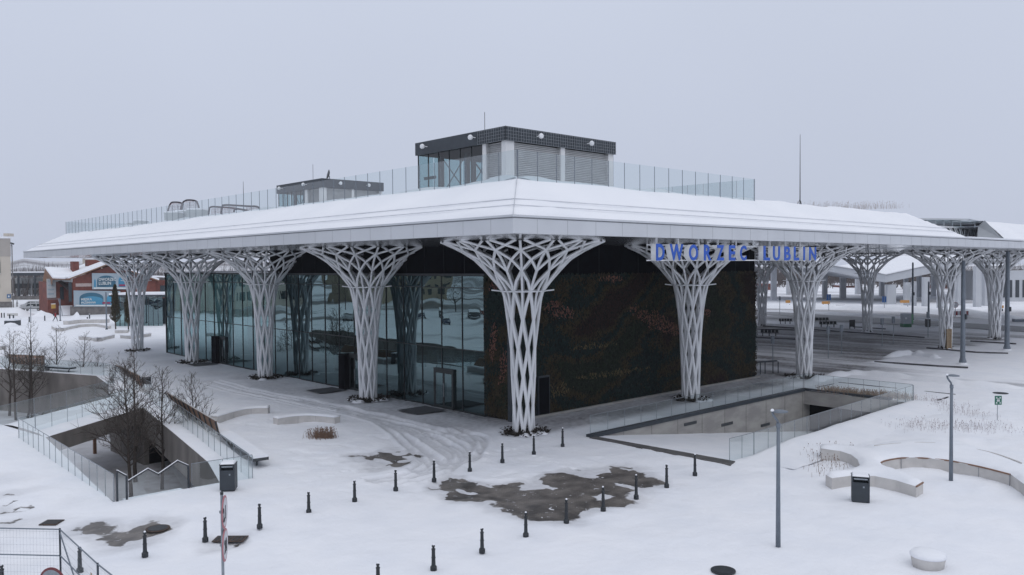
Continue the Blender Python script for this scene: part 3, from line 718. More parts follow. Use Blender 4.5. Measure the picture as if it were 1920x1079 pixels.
a = GY(1008, 780, 2.9).x; c = GY(1029, 780, 2.9).x
d = MB(); d.box((a, 2.80, 0), (c, 3.1, 2.55)); sdoor = bb(d, 'service_door', M_anth)
MB().box((a+.06, 2.785, .05), (c-.06, 2.80, 2.45)).build('door_leaf', M_black, sdoor)
mb = MB(); mb.box((GXP+.1, 2.66, -.02), (29.9, 2.8, .13)); bb(mb, 'wall_kerb', M_conc)
# ------------------------------------------------------------------ lattice columns
PROF = [(0, .56), (1.0, .56), (2.2, .60), (3.6, .64), (4.85, .71), (6.0, .80), (6.9, .92), (7.6, 1.02), (8.07, 1.16), (8.45, 1.45), (8.92, 1.83), (9.53, 2.36), (10.0, 2.9), (10.38, 3.55), (10.69, 4.25), (10.86, 4.62)]
def rad(z): return float(np.interp(z, [p[0] for p in PROF], [p[1] for p in PROF]))
mb = MB()
def strand(a0, z0, a1, z1, r0, r1, k=5):
    pts = []
    for i in range(k+1):
        t = i/k; z = z0+(z1-z0)*t; a = R(a0+(a1-a0)*t); q = rad(z); pts.append((q*math.cos(a), q*math.sin(a), z))
    mb.tube(pts, [r0+(r1-r0)*i/k for i in range(k+1)], 6, False)
lv = [0, 1.61, 3.22, 4.84, 6.45, 8.07]
for k in range(5):
    off = 0 if k % 2 == 0 else 22.5
    for i in range(8):
        for s_ in (-22.5, 22.5): strand(45*i+off, lv[k], 45*i+off+s_, lv[k+1], .106, .100, 1 if k < 4 else 2)
for i in range(8):
    strand(45*i, 6.45, 45*i, 10.86, .078, .078, 14); strand(45*i+22.5, 8.07, 45*i+22.5, 10.86, .078, .078, 10)
    for s_ in (-22.5, 22.5): strand(45*i+22.5, 8.07, 45*i+22.5+s_, 9.25, .094, .088, 2)
for i in range(16):
    for s_ in (-22.5, 22.5):
        strand(22.5*i, 9.25, 22.5*i+s_*.5, 9.85, .082, .082, 1); strand(22.5*i+s_*.5, 9.85, 22.5*i+s_, 10.36, .082, .080, 1); strand(22.5*i, 10.36, 22.5*i+s_*.9, 10.86, .078, .078, 1)
shaft = mb.build('column', M_white, B, True); shaft.location = -BO
ring = MB(); N_ = 32
ring.tube([(1.27*math.cos(2*math.pi*i/N_), 1.27*math.sin(2*math.pi*i/N_), 8.07) for i in range(N_+1)], .05, 6, False)
ring.build('ring', M_white, shaft, True)
for an in (135, 315, 45):
    c_, s_ = math.cos(R(an)), math.sin(R(an))
    MB().bar((1.25*c_, 1.25*s_, 8.07), (1.78*c_, 1.78*s_, 8.13), .12, .07).build('floodlight', M_white, shaft)
cr = MB(); cr.lathe([(4.35, -.02), (4.35, 0)], (0, 0, ZS-.012), 40); cr.build('ceiling_recess', M_black, shaft)
colpos = [(0, 16.2*i) for i in range(5)] + [(16.2, 0), (32.4, 0), (64.8, .3), (81, .3), (81, 16.2), (81, 32.4), (32.4, 32.4), (64.8, 16.2)]
labs = {0: 'corner lattice column', 5: 'second lattice column on the planted wall side', 6: 'lattice column at the end of the planted wall beside the ramp'}
cols = []
for i, (x, y) in enumerate(colpos[:11]):
    c_ = shaft if i == 0 else dup(shaft, B)
    c_.location = Vector((x+.1, y+.1, 0)) - BO; cols.append(c_)
    if i in labs: c_['label'] = labs[i]
# planting rings at column feet
def foot_ring(x, y, seed, label, size=1.0):
    r_ = random.Random(seed); t = thing('planting_ring', label, 'planting', (x, y, 0), 0, 'planting at the feet of the lattice columns')
    mb = MB()
    for _ in range(int(240*size)):
        a = r_.uniform(0, 2*math.pi); q = r_.uniform(.68, 1.5)*size; p = Vector((q*math.cos(a), q*math.sin(a), r_.uniform(0, .16)))
        for _k in range(3):
            d = Vector((r_.gauss(0, 1), r_.gauss(0, 1), r_.uniform(.1, .9))).normalized()*r_.uniform(.10, .24); s_ = d.cross(Vector((0, 0, 1))).normalized()*r_.uniform(.03, .07)
            mb.add([p-s_, p+d*.6-s_*.8, p+d, p+d*.6+s_*.8, p+s_], [(0, 1, 2, 3, 4)])
    mb.build('winter_leaves', M_planting, t)
    mb = MB()
    for _ in range(6):
        a = r_.uniform(0, 2*math.pi); q = r_.uniform(.9, 1.4)*size; s_ = r_.uniform(.2, .42)
        MB().lathe([(s_*1.15, -.05), (s_, .03), (s_*.7, .09), (s_*.25, .12)], (q*math.cos(a), q*math.sin(a), .03), 9).build('snow_lump', M_snow, t, True)
    mb = MB(); mb.lathe([(1.05*size, -.02), (.95*size, .07), (.5, .10)], (0, 0, 0), 20); mb.build('soil', M_planting, t)
order = ['second', 'third', 'fourth', 'fifth']
for i, (x, y) in enumerate(colpos[:11]):
    nm = {0: 'snowy planting ring at the foot of the corner column', 5: 'dark planting ring at the column nearest the ramp glass', 6: 'snow heaped planting at the column where the ramp begins',
          7: 'low snow heap at the lattice column beside the wooden crate stack', 8: 'snow heap at the rightmost lattice column', 9: 'snow at the foot of the lattice column beside the green kiosk', 10: 'snow at the lattice column foot past the end of the planted wall'}
    lab = nm.get(i) or 'ring of dark leaves at the foot of the %s column along the glass front' % order[i-1]
    foot_ring(x+.1, y+.1, i, lab, (.95, 1.0, 1.0, 1.0, .9, .9, 1.05, .5, .5, .4, .4)[i])
# ------------------------------------------------------------------ roof cabins
M_cab = mat('light_grey_cabin_panel', (.66, .665, .665), .6, col2=(.60, .605, .61), scale=1.2, stretch=(1, 1, .4))
M_louv = mat('grey_louvre_blade', (.62, .63, .64), .6, scale=2)
def cabin(x, y, sx, sy, z0, z1, band, pier, nglass, detail, label):
    c_ = MB(); c_.box((x+.02, y+.02, z1-band), (x+sx, y+sy, z1-.02)); 
    root = bb(c_, 'roof_cabin', M_anth); root['label'] = label
    bnd = MB(); bnd.box((x-.12, y-.12, z1-band), (x+sx+.12, y+sy+.12, z1)); bnd.build('cornice', M_anth, root)
    zt = z1 - band; w_ = MB()
    w_.box((x, y, z0), (x+sx*.07, y+.3, zt)); w_.box((x+sx*.48, y, z0), (x+sx*.52, y+.3, zt)); w_.box((x+sx*.95, y, z0), (x+sx, y+.3, zt))
    w_.box((x, y+.3, z0), (x+.3, y+pier*.18, zt)); w_.box((x, y+pier*.85, z0), (x+.3, y+pier, zt)); w_.box((x, y, zt-.35*0), (x+.3, y+.1, zt))
    w_.box((x+sx-.3, y+.3, z0), (x+sx, y+sy, zt)); w_.box((x+.35, y+.32, z0), (x+sx-.3, y+.42, zt)); w_.box((x+.32, y+.3, z0), (x+.4, y+pier, zt)); w_.box((x+.4, y+pier-.1, z0), (x+sx-.3, y+pier, zt))
    w_.build('wall', M_cab, root)
    lo = MB(); z = z0
    while z < zt-.15:
        for a, e_ in ((x+sx*.07, x+sx*.48), (x+sx*.52, x+sx*.95)):
            lo.add([(a, y+.05, z), (e_, y+.05, z), (e_, y+.22, z+.10), (a, y+.22, z+.10), (a, y+.05, z+.02), (e_, y+.05, z+.02)], [(0, 1, 2, 3), (4, 5, 1, 0), (3, 2, 5, 4)])
        lo.add([(x+.05, y+pier*.18, z), (x+.05, y+pier*.85, z), (x+.22, y+pier*.85, z+.10), (x+.22, y+pier*.18, z+.10)], [(0, 1, 2, 3)]); z += .115
    lo.build('louvre', M_louv, root)
    # glazed part with slim frames, inner steelwork with cross bracing
    g_ = MB(); k = nglass; yy = y+pier; st_ = (sy-pier)/k
    for i in range(k):
        MB().add([(x+.06, yy+st_*i+.03, z0), (x+.06, yy+st_*(i+1)-.03, z0), (x+.06, yy+st_*(i+1)-.03, zt), (x+.06, yy+st_*i+.03, zt)], [(0, 3, 2, 1)]).build('pane', M_room_glass, root)
    for i in range(int(sx/1.3)):
        MB().add([(x+.1+1.3*i, y+sy-.05, z0), (x+1.3*(i+1), y+sy-.05, z0), (x+1.3*(i+1), y+sy-.05, zt), (x+.1+1.3*i, y+sy-.05, zt)], [(0, 3, 2, 1)]).build('pane', M_room_glass, root)
    for i in range(k+1): g_.box((x+.02, yy+st_*i-.025, z0), (x+.10, yy+st_*i+.025, zt))
    g_.build('glazing_bar', M_mull, root)
    s_ = MB()
    for xx_ in (x+1.6, x+sx*.45, x+sx*.72):
        for q in range(3):
            yv = yy + .6 + q*(sy-pier-1.2)/2.0; s_.box((xx_-.14, yv-.14, z0), (xx_+.14, yv+.14, zt))
            if q < 2:
                yn = yy + .6 + (q+1)*(sy-pier-1.2)/2.0
                s_.bar((xx_, yv, z0+1.2), (xx_, yn, zt), .05); s_.bar((xx_, yn, z0+1.2), (xx_, yv, zt), .05)
    s_.box((x+.3, y+sy-1.6, z0+2.3), (x+.38, y+sy-.3, z0+2.5)); s_.build('steel_frame', M_dark, root)
    for (u_, v_, ax_) in ((.25, 0, 'x'), (.72, 0, 'x'), (.3, 1, 'y'), (.86, 1, 'y')):
        p = Vector((x + sx*u_, y-.12, zt+band*.55)) if ax_ == 'x' else Vector((x-.12, y + sy*u_, zt+band*.55)); d = Vector((0, -1, 0)) if ax_ == 'x' else Vector((-1, 0, 0))
        f_ = MB(); f_.bar(p, p+d*.35, .05); f_.lathe([(.06, -.18), (.15, -.12), (.17, .02), (.10, .12), (.03, .15)], tuple(p+d*.42), 10); f_.build('floodlight', M_white, root)
    if detail:
        n_ = MB(); zz_ = zt
        while zz_ < z1+.01: n_.bar((x-.15, y-.15, zz_), (x+sx+.15, y-.15, zz_), .018); n_.bar((x-.15, y-.15, zz_), (x-.15, y+pier+.3, zz_), .018); zz_ += .2
        q = x-.15
        while q < x+sx+.15: n_.bar((q, y-.15, zt-.02), (q, y-.15, z1), .018); q += .22
        q = y-.15
        while q < y+pier+.3: n_.bar((x-.15, q, zt-.02), (x-.15, q, z1), .018); q += .22
        n_.build('wire_mesh', mat('wire_mesh_steel', (.24, .26, .28), .5), root)
        l2 = MB(); xx_ = x+sx+.35
        for yy_ in (y+.3, y+.75): l2.tube([(xx_, yy_, z0), (xx_, yy_, z1+.1)], .02, 5)
        zz_ = z0
        while zz_ < z1: l2.tube([(xx_, y+.3, zz_), (xx_, y+.75, zz_)], .015, 5); zz_ += .3
        l2.build('ladder', M_galv, root); 
    ant = MB(); ant.tube([(x+sx*.3, y+sy*.6, z1), (x+sx*.3, y+sy*.6, z1+2.0)], .02, 5); ant.build('lightning_rod', M_dark, root)
    return root
cabin(2.03, 3.58, 10.1, 9.1, 13.2, 18.05, .86, 2.2, 6, True, 'nearer roof cabin')
cabin(8.0, 36.3, 6.8, 9.0, 13.2, 18.0, .86, 3.4, 6, False, 'farther roof cabin')
ds = thing('satellite_dish', 'small dark dish antenna on top of the farther roof cabin', 'dish antenna', (9.8, 38.0, 18.0))
MB().tube([(0, 0, 0), (0, 0, .5)], .04, 6).build('mast', M_galv, ds)
o = MB().lathe([(.02, 0), (.3, .05), (.48, .16), (.50, .18)], (0, 0, 0), 18).build('dish', M_dark, ds); o.location = (0, 0, .6); o.rotation_euler = (R(-20), R(-75), 0)
# masts on the roof
def rod(x, y, z, h_, label, legs=False):
    t = thing('lightning_mast', label, 'mast', (x, y, z)); MB().tube([(0, 0, 0), (0, 0, h_)], [.045, .015], 6).build('mast', M_dark, t)
    if legs:
        for a in range(3): MB().tube([(0, 0, 1.0), (.5*math.cos(a*2.1), .5*math.sin(a*2.1), 0)], .02, 5).build('leg', M_dark, t)
p = GD(1500, 392, 62); rod(p.x, p.y, 13.4, 5.9, 'tall thin lightning mast standing alone on the snowy roof at the right', True)
p = GD(457, 400, 74); rod(p.x, p.y, 13.4, 3.9, 'thin lightning mast behind the net climbing frame on the roof')
# ------------------------------------------------------------------ letters under the roof edge
sg = thing('station_sign', 'blue faced letters DWORZEC LUBLIN on white rails hung under the roof edge', 'sign', (-.24, -9.0, 9.7))
SL, SH = 16.2, .82
for z in (.02, .78): MB().bar((0.25, .2, z), (SL-.2, .2, z), .07, .06).build('rail', M_white, sg)
for k in range(9): MB().bar((1.0+1.78*k, .2, .78), (1.0+1.78*k, .2, 1.14), .08).build('hanger', M_white, sg)
letters = [('D', 1213, 1236), ('W', 1246, 1271), ('O', 1282, 1299), ('R', 1310, 1324), ('Z', 1334, 1348), ('E', 1357, 1369), ('C', 1378, 1390), ('L', 1422, 1434), ('U', 1440, 1453), ('B', 1461, 1473), ('L', 1479, 1489), ('I', 1497, 1500), ('N', 1508, 1521)]
for ch, pa, pb in letters:
    xa = GY(pa, 470, -9.0).x + .24; xb = GY(pb, 470, -9.0).x + .24
    if ch == 'D': xa += .30
    wd = max(.16, xb - xa)
    cu = bpy.data.curves.new('glyph_curve', 'FONT'); cu.body = ch; cu.size = 1; cu.offset = .030; cu.resolution_u = 4; cu.extrude = .5
    t_ = bpy.data.objects.new('glyph_source', cu); C.objects.link(t_); bpy.context.view_layer.update()
    me_ = bpy.data.meshes.new_from_object(t_.evaluated_get(bpy.context.evaluated_depsgraph_get())); bpy.data.objects.remove(t_)
    co = np.array([v.co[:] for v in me_.vertices]); mn, mxx = co.min(0), co.max(0)
    def fit(me2, dep, y0_, grow=0):
        for v in me2.vertices:
            a = (v.co.x-mn[0])/(mxx[0]-mn[0]); c2 = (v.co.y-mn[1])/(mxx[1]-mn[1]); d2 = (v.co.z-mn[2])/(mxx[2]-mn[2])
            v.co = (xa + a*wd, y0_ + (1-d2)*dep, c2*SH)
    m2 = me_.copy(); fit(me_, .02, -.33); fit(m2, .30, -.305)
    for mm_, nm_, mt in ((m2, 'letter', M_white), (me_, 'letter_face', M_blue)):
        mm_.materials.clear(); mm_.materials.append(mt); mm_.name = nm_
    o1 = bpy.data.objects.new('letter', m2); C.objects.link(o1); o1.parent = sg
    o2 = bpy.data.objects.new('letter_face', me_); C.objects.link(o2); o2.parent = o1
    me_.flip_normals(); m2.flip_normals()

# ------------------------------------------------------------------ garage ramp on the right
rp = thing('garage_ramp', 'snow covered garage ramp between light concrete walls with a dark opening', 'ramp', (1.95, -3.5, 0)); RO = Vector((1.95, -3.5, 0))
def rb(mb, name, m, smooth=False):
    o = mb.build(name, m, rp, smooth); o.location = -RO; return o
def rz(x): return -.02 - .132*max(0, x-2.6)
mb = MB(); NX = 26
for i in range(NX+1):
    x = 1.95 + (26.5-1.95)*i/NX
    for j in range(9): mb.v.append((x, -3.5 - 8.4*j/8, rz(x) + (.03*noise.noise((x*.7, j*.9, 2)))))
for i in range(NX):
    for j in range(8): mb.f.append((i*9+j, i*9+j+1, (i+1)*9+j+1, (i+1)*9+j))
rb(mb, 'ramp_snow', M_snow, True)
mb = MB()
mb.add([(1.95, -3.5, -.0), (26.5, -3.5, -.0), (26.5, -3.5, -3.6), (1.95, -3.5, -.5)], [(0, 1, 2, 3)]); mb.box((1.95, -3.49, -3.6), (26.5, -3.3, -.01))
rb(mb, 'side_wall', M_conc)
mb = MB(); mb.box((1.95, -12.2, -3.6), (26.5, -11.95, -.03)); rb(mb, 'side_wall', M_conc)
mb = MB(); mb.box((25.6, -11.95, -1.0), (26.1, -3.5, -.02)); rb(mb, 'lintel', M_conc)
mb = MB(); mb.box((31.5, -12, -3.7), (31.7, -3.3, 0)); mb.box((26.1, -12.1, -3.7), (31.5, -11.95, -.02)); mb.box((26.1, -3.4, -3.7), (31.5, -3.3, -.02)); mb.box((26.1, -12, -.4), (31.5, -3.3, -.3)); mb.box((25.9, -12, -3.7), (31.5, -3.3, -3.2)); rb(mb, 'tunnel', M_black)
mb = MB()
for i in range(9): mb.box((4.6+2.6*i, -3.512, rz(4.6+2.6*i)+.0), (4.615+2.6*i, -3.498, -.03))
rb(mb, 'wall_joint', mat('concrete_joint', (.13, .125, .12), .9))
for px, pxe, py in ((1283, 1306, 797), (1353, 1374, 798), (1427, 1443, 799)):
    a = GY(px, py, -3.52); c = GY(pxe, py, -3.52); m_ = MB(); m_.box((a.x, -3.54, a.z-.09), (c.x, -3.49, a.z+.09)); rb(m_, 'recessed_light', M_dark)
mb = MB(); mb.bar((1.7, -3.4, .05), (25.9, -3.4, .05), .35, .20); rb(mb, 'coping', M_anth)
mb = MB(); mb.bar((25.85, -3.3, .05), (25.85, -9.8, .05), .35, .20); rb(mb, 'coping', M_anth)
mb = MB(); mb.prism([(1.55, -3.6), (2.1, -3.6), (2.55, -12.1), (1.75, -12.35)], -.02, .035); rb(mb, 'drain_strip', mat('wet_granite_strip', (.115, .112, .11), .7, col2=(.08, .078, .078), scale=1.5))
glass_railing('glass_railing', [(1.9, -3.35, .14), (25.8, -3.35, .14)], 1.05, 'long glass railing between the ramp wall and the planted facade', 1.45, m=M_glass_rail)
glass_railing('glass_railing', [(25.9, -3.4, .14), (25.95, -11.2, .1)], 1.1, 'glass railing above the dark garage opening', 1.1)
glass_railing('glass_railing', [(2.3, -11.95, .03), (4.4, -12.0, .03), (26.0, -11.25, .05)], 1.1, 'glass railing on the snow slope side of the garage ramp', 1.4)
# snow ridge thrown up along the near edge of the ramp
mb = MB(); NX = 60
for i in range(NX+1):
    t = i/NX; x = 3.2+24.5*t; yb = -12.02 + .75*t
    hgt = (.30+.10*noise.noise((x*.4, 0, 0)))*min(1, t*6)*min(1, (1-t)*8+.1)
    for k, (dy, f_) in enumerate(((-.0, -.3), (-.04, .75), (-.3, 1.0), (-.8, .85), (-1.6, .45), (-2.8, -.12))): mb.v.append((x, yb+dy, hgt*f_ + .02*noise.noise((x*1.5, dy*2, 1))))
for i in range(NX):
    for k in range(5): mb.f.append((i*6+k, (i+1)*6+k, (i+1)*6+k+1, i*6+k+1))
o = mb.build('snow_bank', M_snow, None, True); tag(o, kind='structure')

# ------------------------------------------------------------------ bollards
def bollard_proto():
    t = thing('bollard', 'x', 'bollard', (0, 0, 0), 0, 'black bollards around the cleared paving')
    MB().lathe([(.105, 0), (.105, .14), (.085, .17), (.07, .18)], (0, 0, 0), 12).build('base', M_iron, t, False)
    MB().lathe([(.068, .17), (.060, .45), (.072, .46), (.072, .48), (.059, .49), (.055, .74), (.066, .75), (.066, .78), (.05, .80)], (0, 0, 0), 12).build('shaft', M_iron, t)
    MB().lathe([(.045, .79), (.03, .82), (.052, .86), (.055, .89), (.04, .93), (.01, .95)], (0, 0, 0), 10).build('finial', M_iron, t)
    MB().lathe([(.042, .925), (.03, .96), (.006, .975)], (.006, 0, 0), 8).build('snow_cap', M_snow, t)
    return t
front = [(813,1069,1020),(904,1036,989),(986,1007,960),(1062,981,935),(1131,958,912),(1193,935,890),(1250,914,870),(1303,892,851)]
back = [(272,1043,996),(385,1015,968),(487,990,943),(579,962,921),(665,940,900),(742,920,880),(814,903,862),(881,884,846),(942,867,830),(1001,852,816),(1055,838,802)]
extra = [(709,1103,1055), (150,1073,1024), (4,1108,1058)]
lab = ['front row bollard nearest the camera side, fully in view left of the paving patch', 'front row bollard standing just left of the dark paving patch', 'front row bollard at the lower left rim of the dark paving patch',
       'front row bollard on the bottom edge of the dark paving patch', 'front row bollard inside the right part of the dark paving patch', 'front row bollard at the right rim of the dark paving patch',
       'front row bollard just right of the dark paving patch', 'front row bollard at the far right near the granite ramp strip']
labb = ['bollard beside the round manhole in the small wet patch', 'bollard left of the round speed signs beside a drain', 'back row bollard right of the round speed signs', 'back row bollard below the anthracite bin, right of it',
        'back row bollard midway between bin and the large paving patch', 'back row bollard below the small bare patch', 'back row bollard at the upper left rim of the dark paving patch', 'back row bollard above the left part of the dark paving patch',
        'back row bollard below left of the corner column', 'back row bollard directly below the corner column', 'back row bollard at the right end, beside the ramp railing start']
labe = ['bollard cut by the bottom edge of the photo, left of the paving patch', 'bollard behind the second mesh fence panel', 'bollard at the bottom left corner behind the mesh fence']
proto = bollard_proto(); first = True
for (px, py, pt), lb in zip(front + back + extra, lab + labb + labe):
    g_ = G(px, py + 1); dep = (g_ - CAM).dot(Vector((.6769, .7356, -.0265))); h_ = (py+1-pt)*dep/1532/.955
    t = proto if first else dup(proto); first = False
    t.location = g_; t['label'] = lb; t.scale = (1, 1, h_); t.rotation_euler = (0, 0, g_.x*2)

# ------------------------------------------------------------------ lamps by the plaza
def plaza_lamp(g_, h_, label):
    t = thing('street_lamp', label, 'street lamp', g_, 0, 'slim plaza lamps with bent necks')
    MB().tube([(0, 0, 0), (0, 0, h_*.45), (0, 0, h_*.90)], [.085, .07, .058], 12).build('pole', M_lamp, t, True)
    a = U
    MB().tube([(0, 0, h_*.90-.12), (0, 0, h_*.90+.03)], .075, 12).build('collar', M_lamp, t)
    MB().tube([Vector((0, 0, h_*.90)), a*-.03+Vector((0, 0, h_*.925)), a*-.17+Vector((0, 0, h_*.965)), a*-.20+Vector((0, 0, h_*.99))], .04, 8).build('neck', M_lamp, t, True)
    hd = MB().lathe([(.05, -.02), (.26, 0), (.27, .03), (.1, .07), (.02, .075)], (0, 0, 0), 20).build('lamp_head', M_lamp, t, True); hd.location = a*.05 + Vector((0, 0, h_*.988)); hd.scale = (1, 1, 1)
    MB().lathe([(.07, .03), (.05, .09), (.01, .11)], tuple(a*-.20 + Vector((0, 0, h_*.988))), 8).build('snow_cap', M_snow, t)
plaza_lamp(G(1459, 1025), 4.60, 'nearer slim lamp with a bent neck standing in open snow before the ramp')
plaza_lamp(G(1783, 903), 4.65, 'slim lamp with a bent neck standing inside the curved bench')
# ------------------------------------------------------------------ litter bins
def bin_(g_, rz_, h_, wd, label, lid='box'):
    t = thing('litter_bin', label, 'litter bin', g_, rz_)
    d = wd*.45; b_ = MB(); b_.box((-wd/2, -d, .06), (wd/2, d, h_*.74)); b_.build('body', M_anth, t)
    b_ = MB(); b_.box((-wd/2, -d, h_*.74), (-wd/2+.05, d, h_*.93)); b_.build('side_panel', M_anth, t)
    b_ = MB(); b_.box((wd/2-.05, -d, h_*.74), (wd/2, d, h_*.93)); b_.build('side_panel', M_anth, t)
    b_ = MB(); b_.box((-wd/2+.05, -.03, h_*.74), (wd/2-.05, .03, h_*.90)); b_.build('divider', M_anth, t)
    b_ = MB(); b_.box((-wd/2+.08, -d+.02, h_*.84), (wd/2-.08, -.03, h_*.89)); b_.build('ash_tray', M_galv, t)
    b_ = MB(); b_.box((-wd/2-.01, -d-.01, h_*.93), (wd/2+.01, d+.01, h_*.955)); b_.build('lid', M_anth, t)
    b_ = MB(); b_.box((-wd/2+.04, -d+.04, 0), (wd/2-.04, d-.04, .06)); b_.build('plinth', M_iron, t)
    b_ = MB(); b_.box((wd*.12, -d-.006, h_*.56), (wd*.12+.06, -d, h_*.62)); b_.build('lock', M_galv, t)
    s_ = MB(); s_.add([(-wd/2+.02, -d, h_*.955), (wd/2-.02, -d, h_*.955), (wd/2-.02, d, h_*.955), (-wd/2+.02, d, h_*.955), (-wd/2+.06, -d+.05, h_*.955+.07), (wd/2-.06, -d+.05, h_*.955+.07), (wd/2-.06, d-.05, h_*.955+.07), (-wd/2+.06, d-.05, h_*.955+.07)],
                      [(0,1,5,4),(1,2,6,5),(2,3,7,6),(3,0,4,7),(4,5,6,7)]); s_.build('snow_cap', M_snow, t)
    return t
yaw = math.atan2(U.y, U.x)
bin_(G(429, 919), yaw+.12, 1.22, .62, 'anthracite litter bin with a thick snow cap beside the yard railing')
bin_(G(1613, 941), yaw-.35, 1.12, .66, 'anthracite litter bin in front of the white curved bench')
bin_(G(275, 733), yaw+.3, 1.15, .62, 'dark litter bin at the end of the middle slatted bench')
# ------------------------------------------------------------------ white concrete benches
def band_bench(name, pts, wd, h_, label, group=None, seat=False, px=True, ovh=.06):
    """pts: centre line of the visible foot; the bench body lies on the far side"""
    P_ = [G(*p) for p in pts] if px else [Vector((*p, 0)) for p in pts]
    P_ = catmull(P_, 6) if len(P_) > 2 else [P_[0].lerp(P_[1], k/6) for k in range(7)]
    o = P_[0].copy(); t = thing(name, label, 'bench', o, 0, group); P_ = [p - o for p in P_]; n_ = len(P_); inn = []
    for i in range(n_):
        d = (P_[min(i+1, n_-1)] - P_[max(i-1, 0)]).normalized(); q = Vector((-d.y, d.x, 0)); q = q if q.dot(V) > 0 or abs(q.dot(V)) < .05 and q.dot(U) > 0 else -q
        inn.append(q)
    def sweep(prof):
        m_ = MB(); k = len(prof)
        for p, q in zip(P_, inn):
            for (a, z) in prof: m_.v.append(tuple(p + q*a + Vector((0, 0, z))))
        for i in range(n_-1):
            for j in range(k): m_.f.append((i*k+j, i*k+(j+1) % k, (i+1)*k+(j+1) % k, (i+1)*k+j))
        m_.f.append(tuple(range(k))[::-1]); m_.f.append(tuple((n_-1)*k+j for j in range(k))); return m_
    sweep([(ovh, -.1), (0, h_), (wd, h_), (wd-ovh, -.1)]).build('body', M_bench, t)
    sweep([(-.02, h_+.002), (-.01, h_+.05), (.06, h_+.10), (wd*.5, h_+.13), (wd-.06, h_+.10), (wd+.02, h_+.05), (wd+.02, h_+.002)]).build('snow_cover', M_snow, t, True)
    for f_ in (.34, .67):
        i = int(f_*(n_-1)); p, q = P_[i], inn[i]; dd = Vector((q.y, -q.x, 0))
        MB().add([tuple(p + q*(ovh-.012) + Vector((0, 0, -.05)) + dd*.008), tuple(p + q*(ovh-.012) + Vector((0, 0, -.05)) - dd*.008), tuple(p - q*.008 + Vector((0, 0, h_)) - dd*.008), tuple(p - q*.008 + Vector((0, 0, h_)) + dd*.008)], [(0, 1, 2, 3)]).build('joint', M_joint, t)
    return t
band_bench('concrete_bench', [(408, 794), (430, 787), (455, 780.5), (479, 777.5), (502, 777)], .55, .40, 'curved white concrete bench beside the long slatted bench')
band_bench('concrete_bench', [(521, 798), (550, 793.5), (576, 792), (600, 793), (627, 796)], .55, .40, 'short curved white concrete bench behind the dry grass tuft')
far_b = [([(96, 616.5), (110, 622), (125, 618), (150, 614), (180, 613), (203, 617)], .45, 'long low wavy concrete bench at the far left beside the lamp post'),
         ([(128, 609), (150, 606.5), (175, 606), (200, 606)], .9, 'low concrete bank behind the long wavy bench'),
         ([(147, 637), (165, 638), (180, 641), (192, 638), (209, 634)], .45, 'small wavy concrete bench in the middle of the far left snow'),
         ([(215, 625), (238, 625)], .45, 'short straight concrete bench left of the fifth lattice column'),
         ([(225, 635), (248, 636), (284, 631)], .5, 'curved concrete bench behind the foot of the fifth lattice column'),
         ([(0, 657), (13, 655)], .5, 'concrete bench end cut by the left edge of the photo')]
for p_, w_, lb in far_b: band_bench('concrete_bench', p_, w_, .42 if w_ < .8 else .6, lb)
# round planter bench at the right
def outline(pts): return [tuple(G(*p, z=.46).xy) for p in pts]
ring_px = [(1538,836),(1562,836),(1590,839),(1612,842),(1636,837),(1680,830),(1733,827),(1790,832),(1850,846),(1915,869),(1990,905),
           (2000,960),(1955,932),(1920,908),(1895,890),(1840,876),(1780,864),(1730,859),(1690,859),(1660,864),(1651,868),(1656,876),(1690,886),(1731,905),(1718,913),(1680,901),(1640,893),(1600,892),(1575,895),(1560,897),(1548,891),(1556,886),(1590,885),(1606,879),(1612,872),(1608,862),(1596,853),(1575,846),(1540,842)]
poly = outline(ring_px)
rbn = thing('curved_planter_bench', 'large curved white concrete planter bench buried in snow around the slim lamp', 'bench', (poly[0][0], poly[0][1], 0)); OO = Vector(rbn.location)
pl2 = [(a-OO.x, c-OO.y) for a, c in poly]
MB().prism(pl2, -.1, .46).build('body', M_bench, rbn)
cx_ = sum(p[0] for p in pl2)/len(pl2)
def cdt_cap(poly_, z, hfun, s_=.22):
    P2 = np.array(poly_); lo, hi = P2.min(0), P2.max(0); gp = gridpts(lo[0], hi[0], lo[1], hi[1], s_, .1); sd_ = sdist(gp, poly_); gp = gp[sd_ > s_*.35]
    bl = dens(poly_, s_*1.2); q = np.concatenate([bl, gp]); eds = [(i, (i+1) % len(bl)) for i in range(len(bl))]
    rs_ = delaunay_2d_cdt([Vector(p) for p in q.tolist()], eds, [], 1, 1e-6)
    vv = np.array([(v.x, v.y) for v in rs_[0]]); d = sdist(vv, poly_)
    return MB().add([(v[0], v[1], z + hfun(v[0], v[1], max(0, dd))) for v, dd in zip(vv, d)], [tuple(f) for f in rs_[2]])
cdt_cap(pl2, .463, lambda x, y, d: .12*min(1, d/.12)**.5 + .10*min(1, d/.8) + .03*noise.noise((x, y, 1))).build('snow_cover', M_snow, rbn, True)
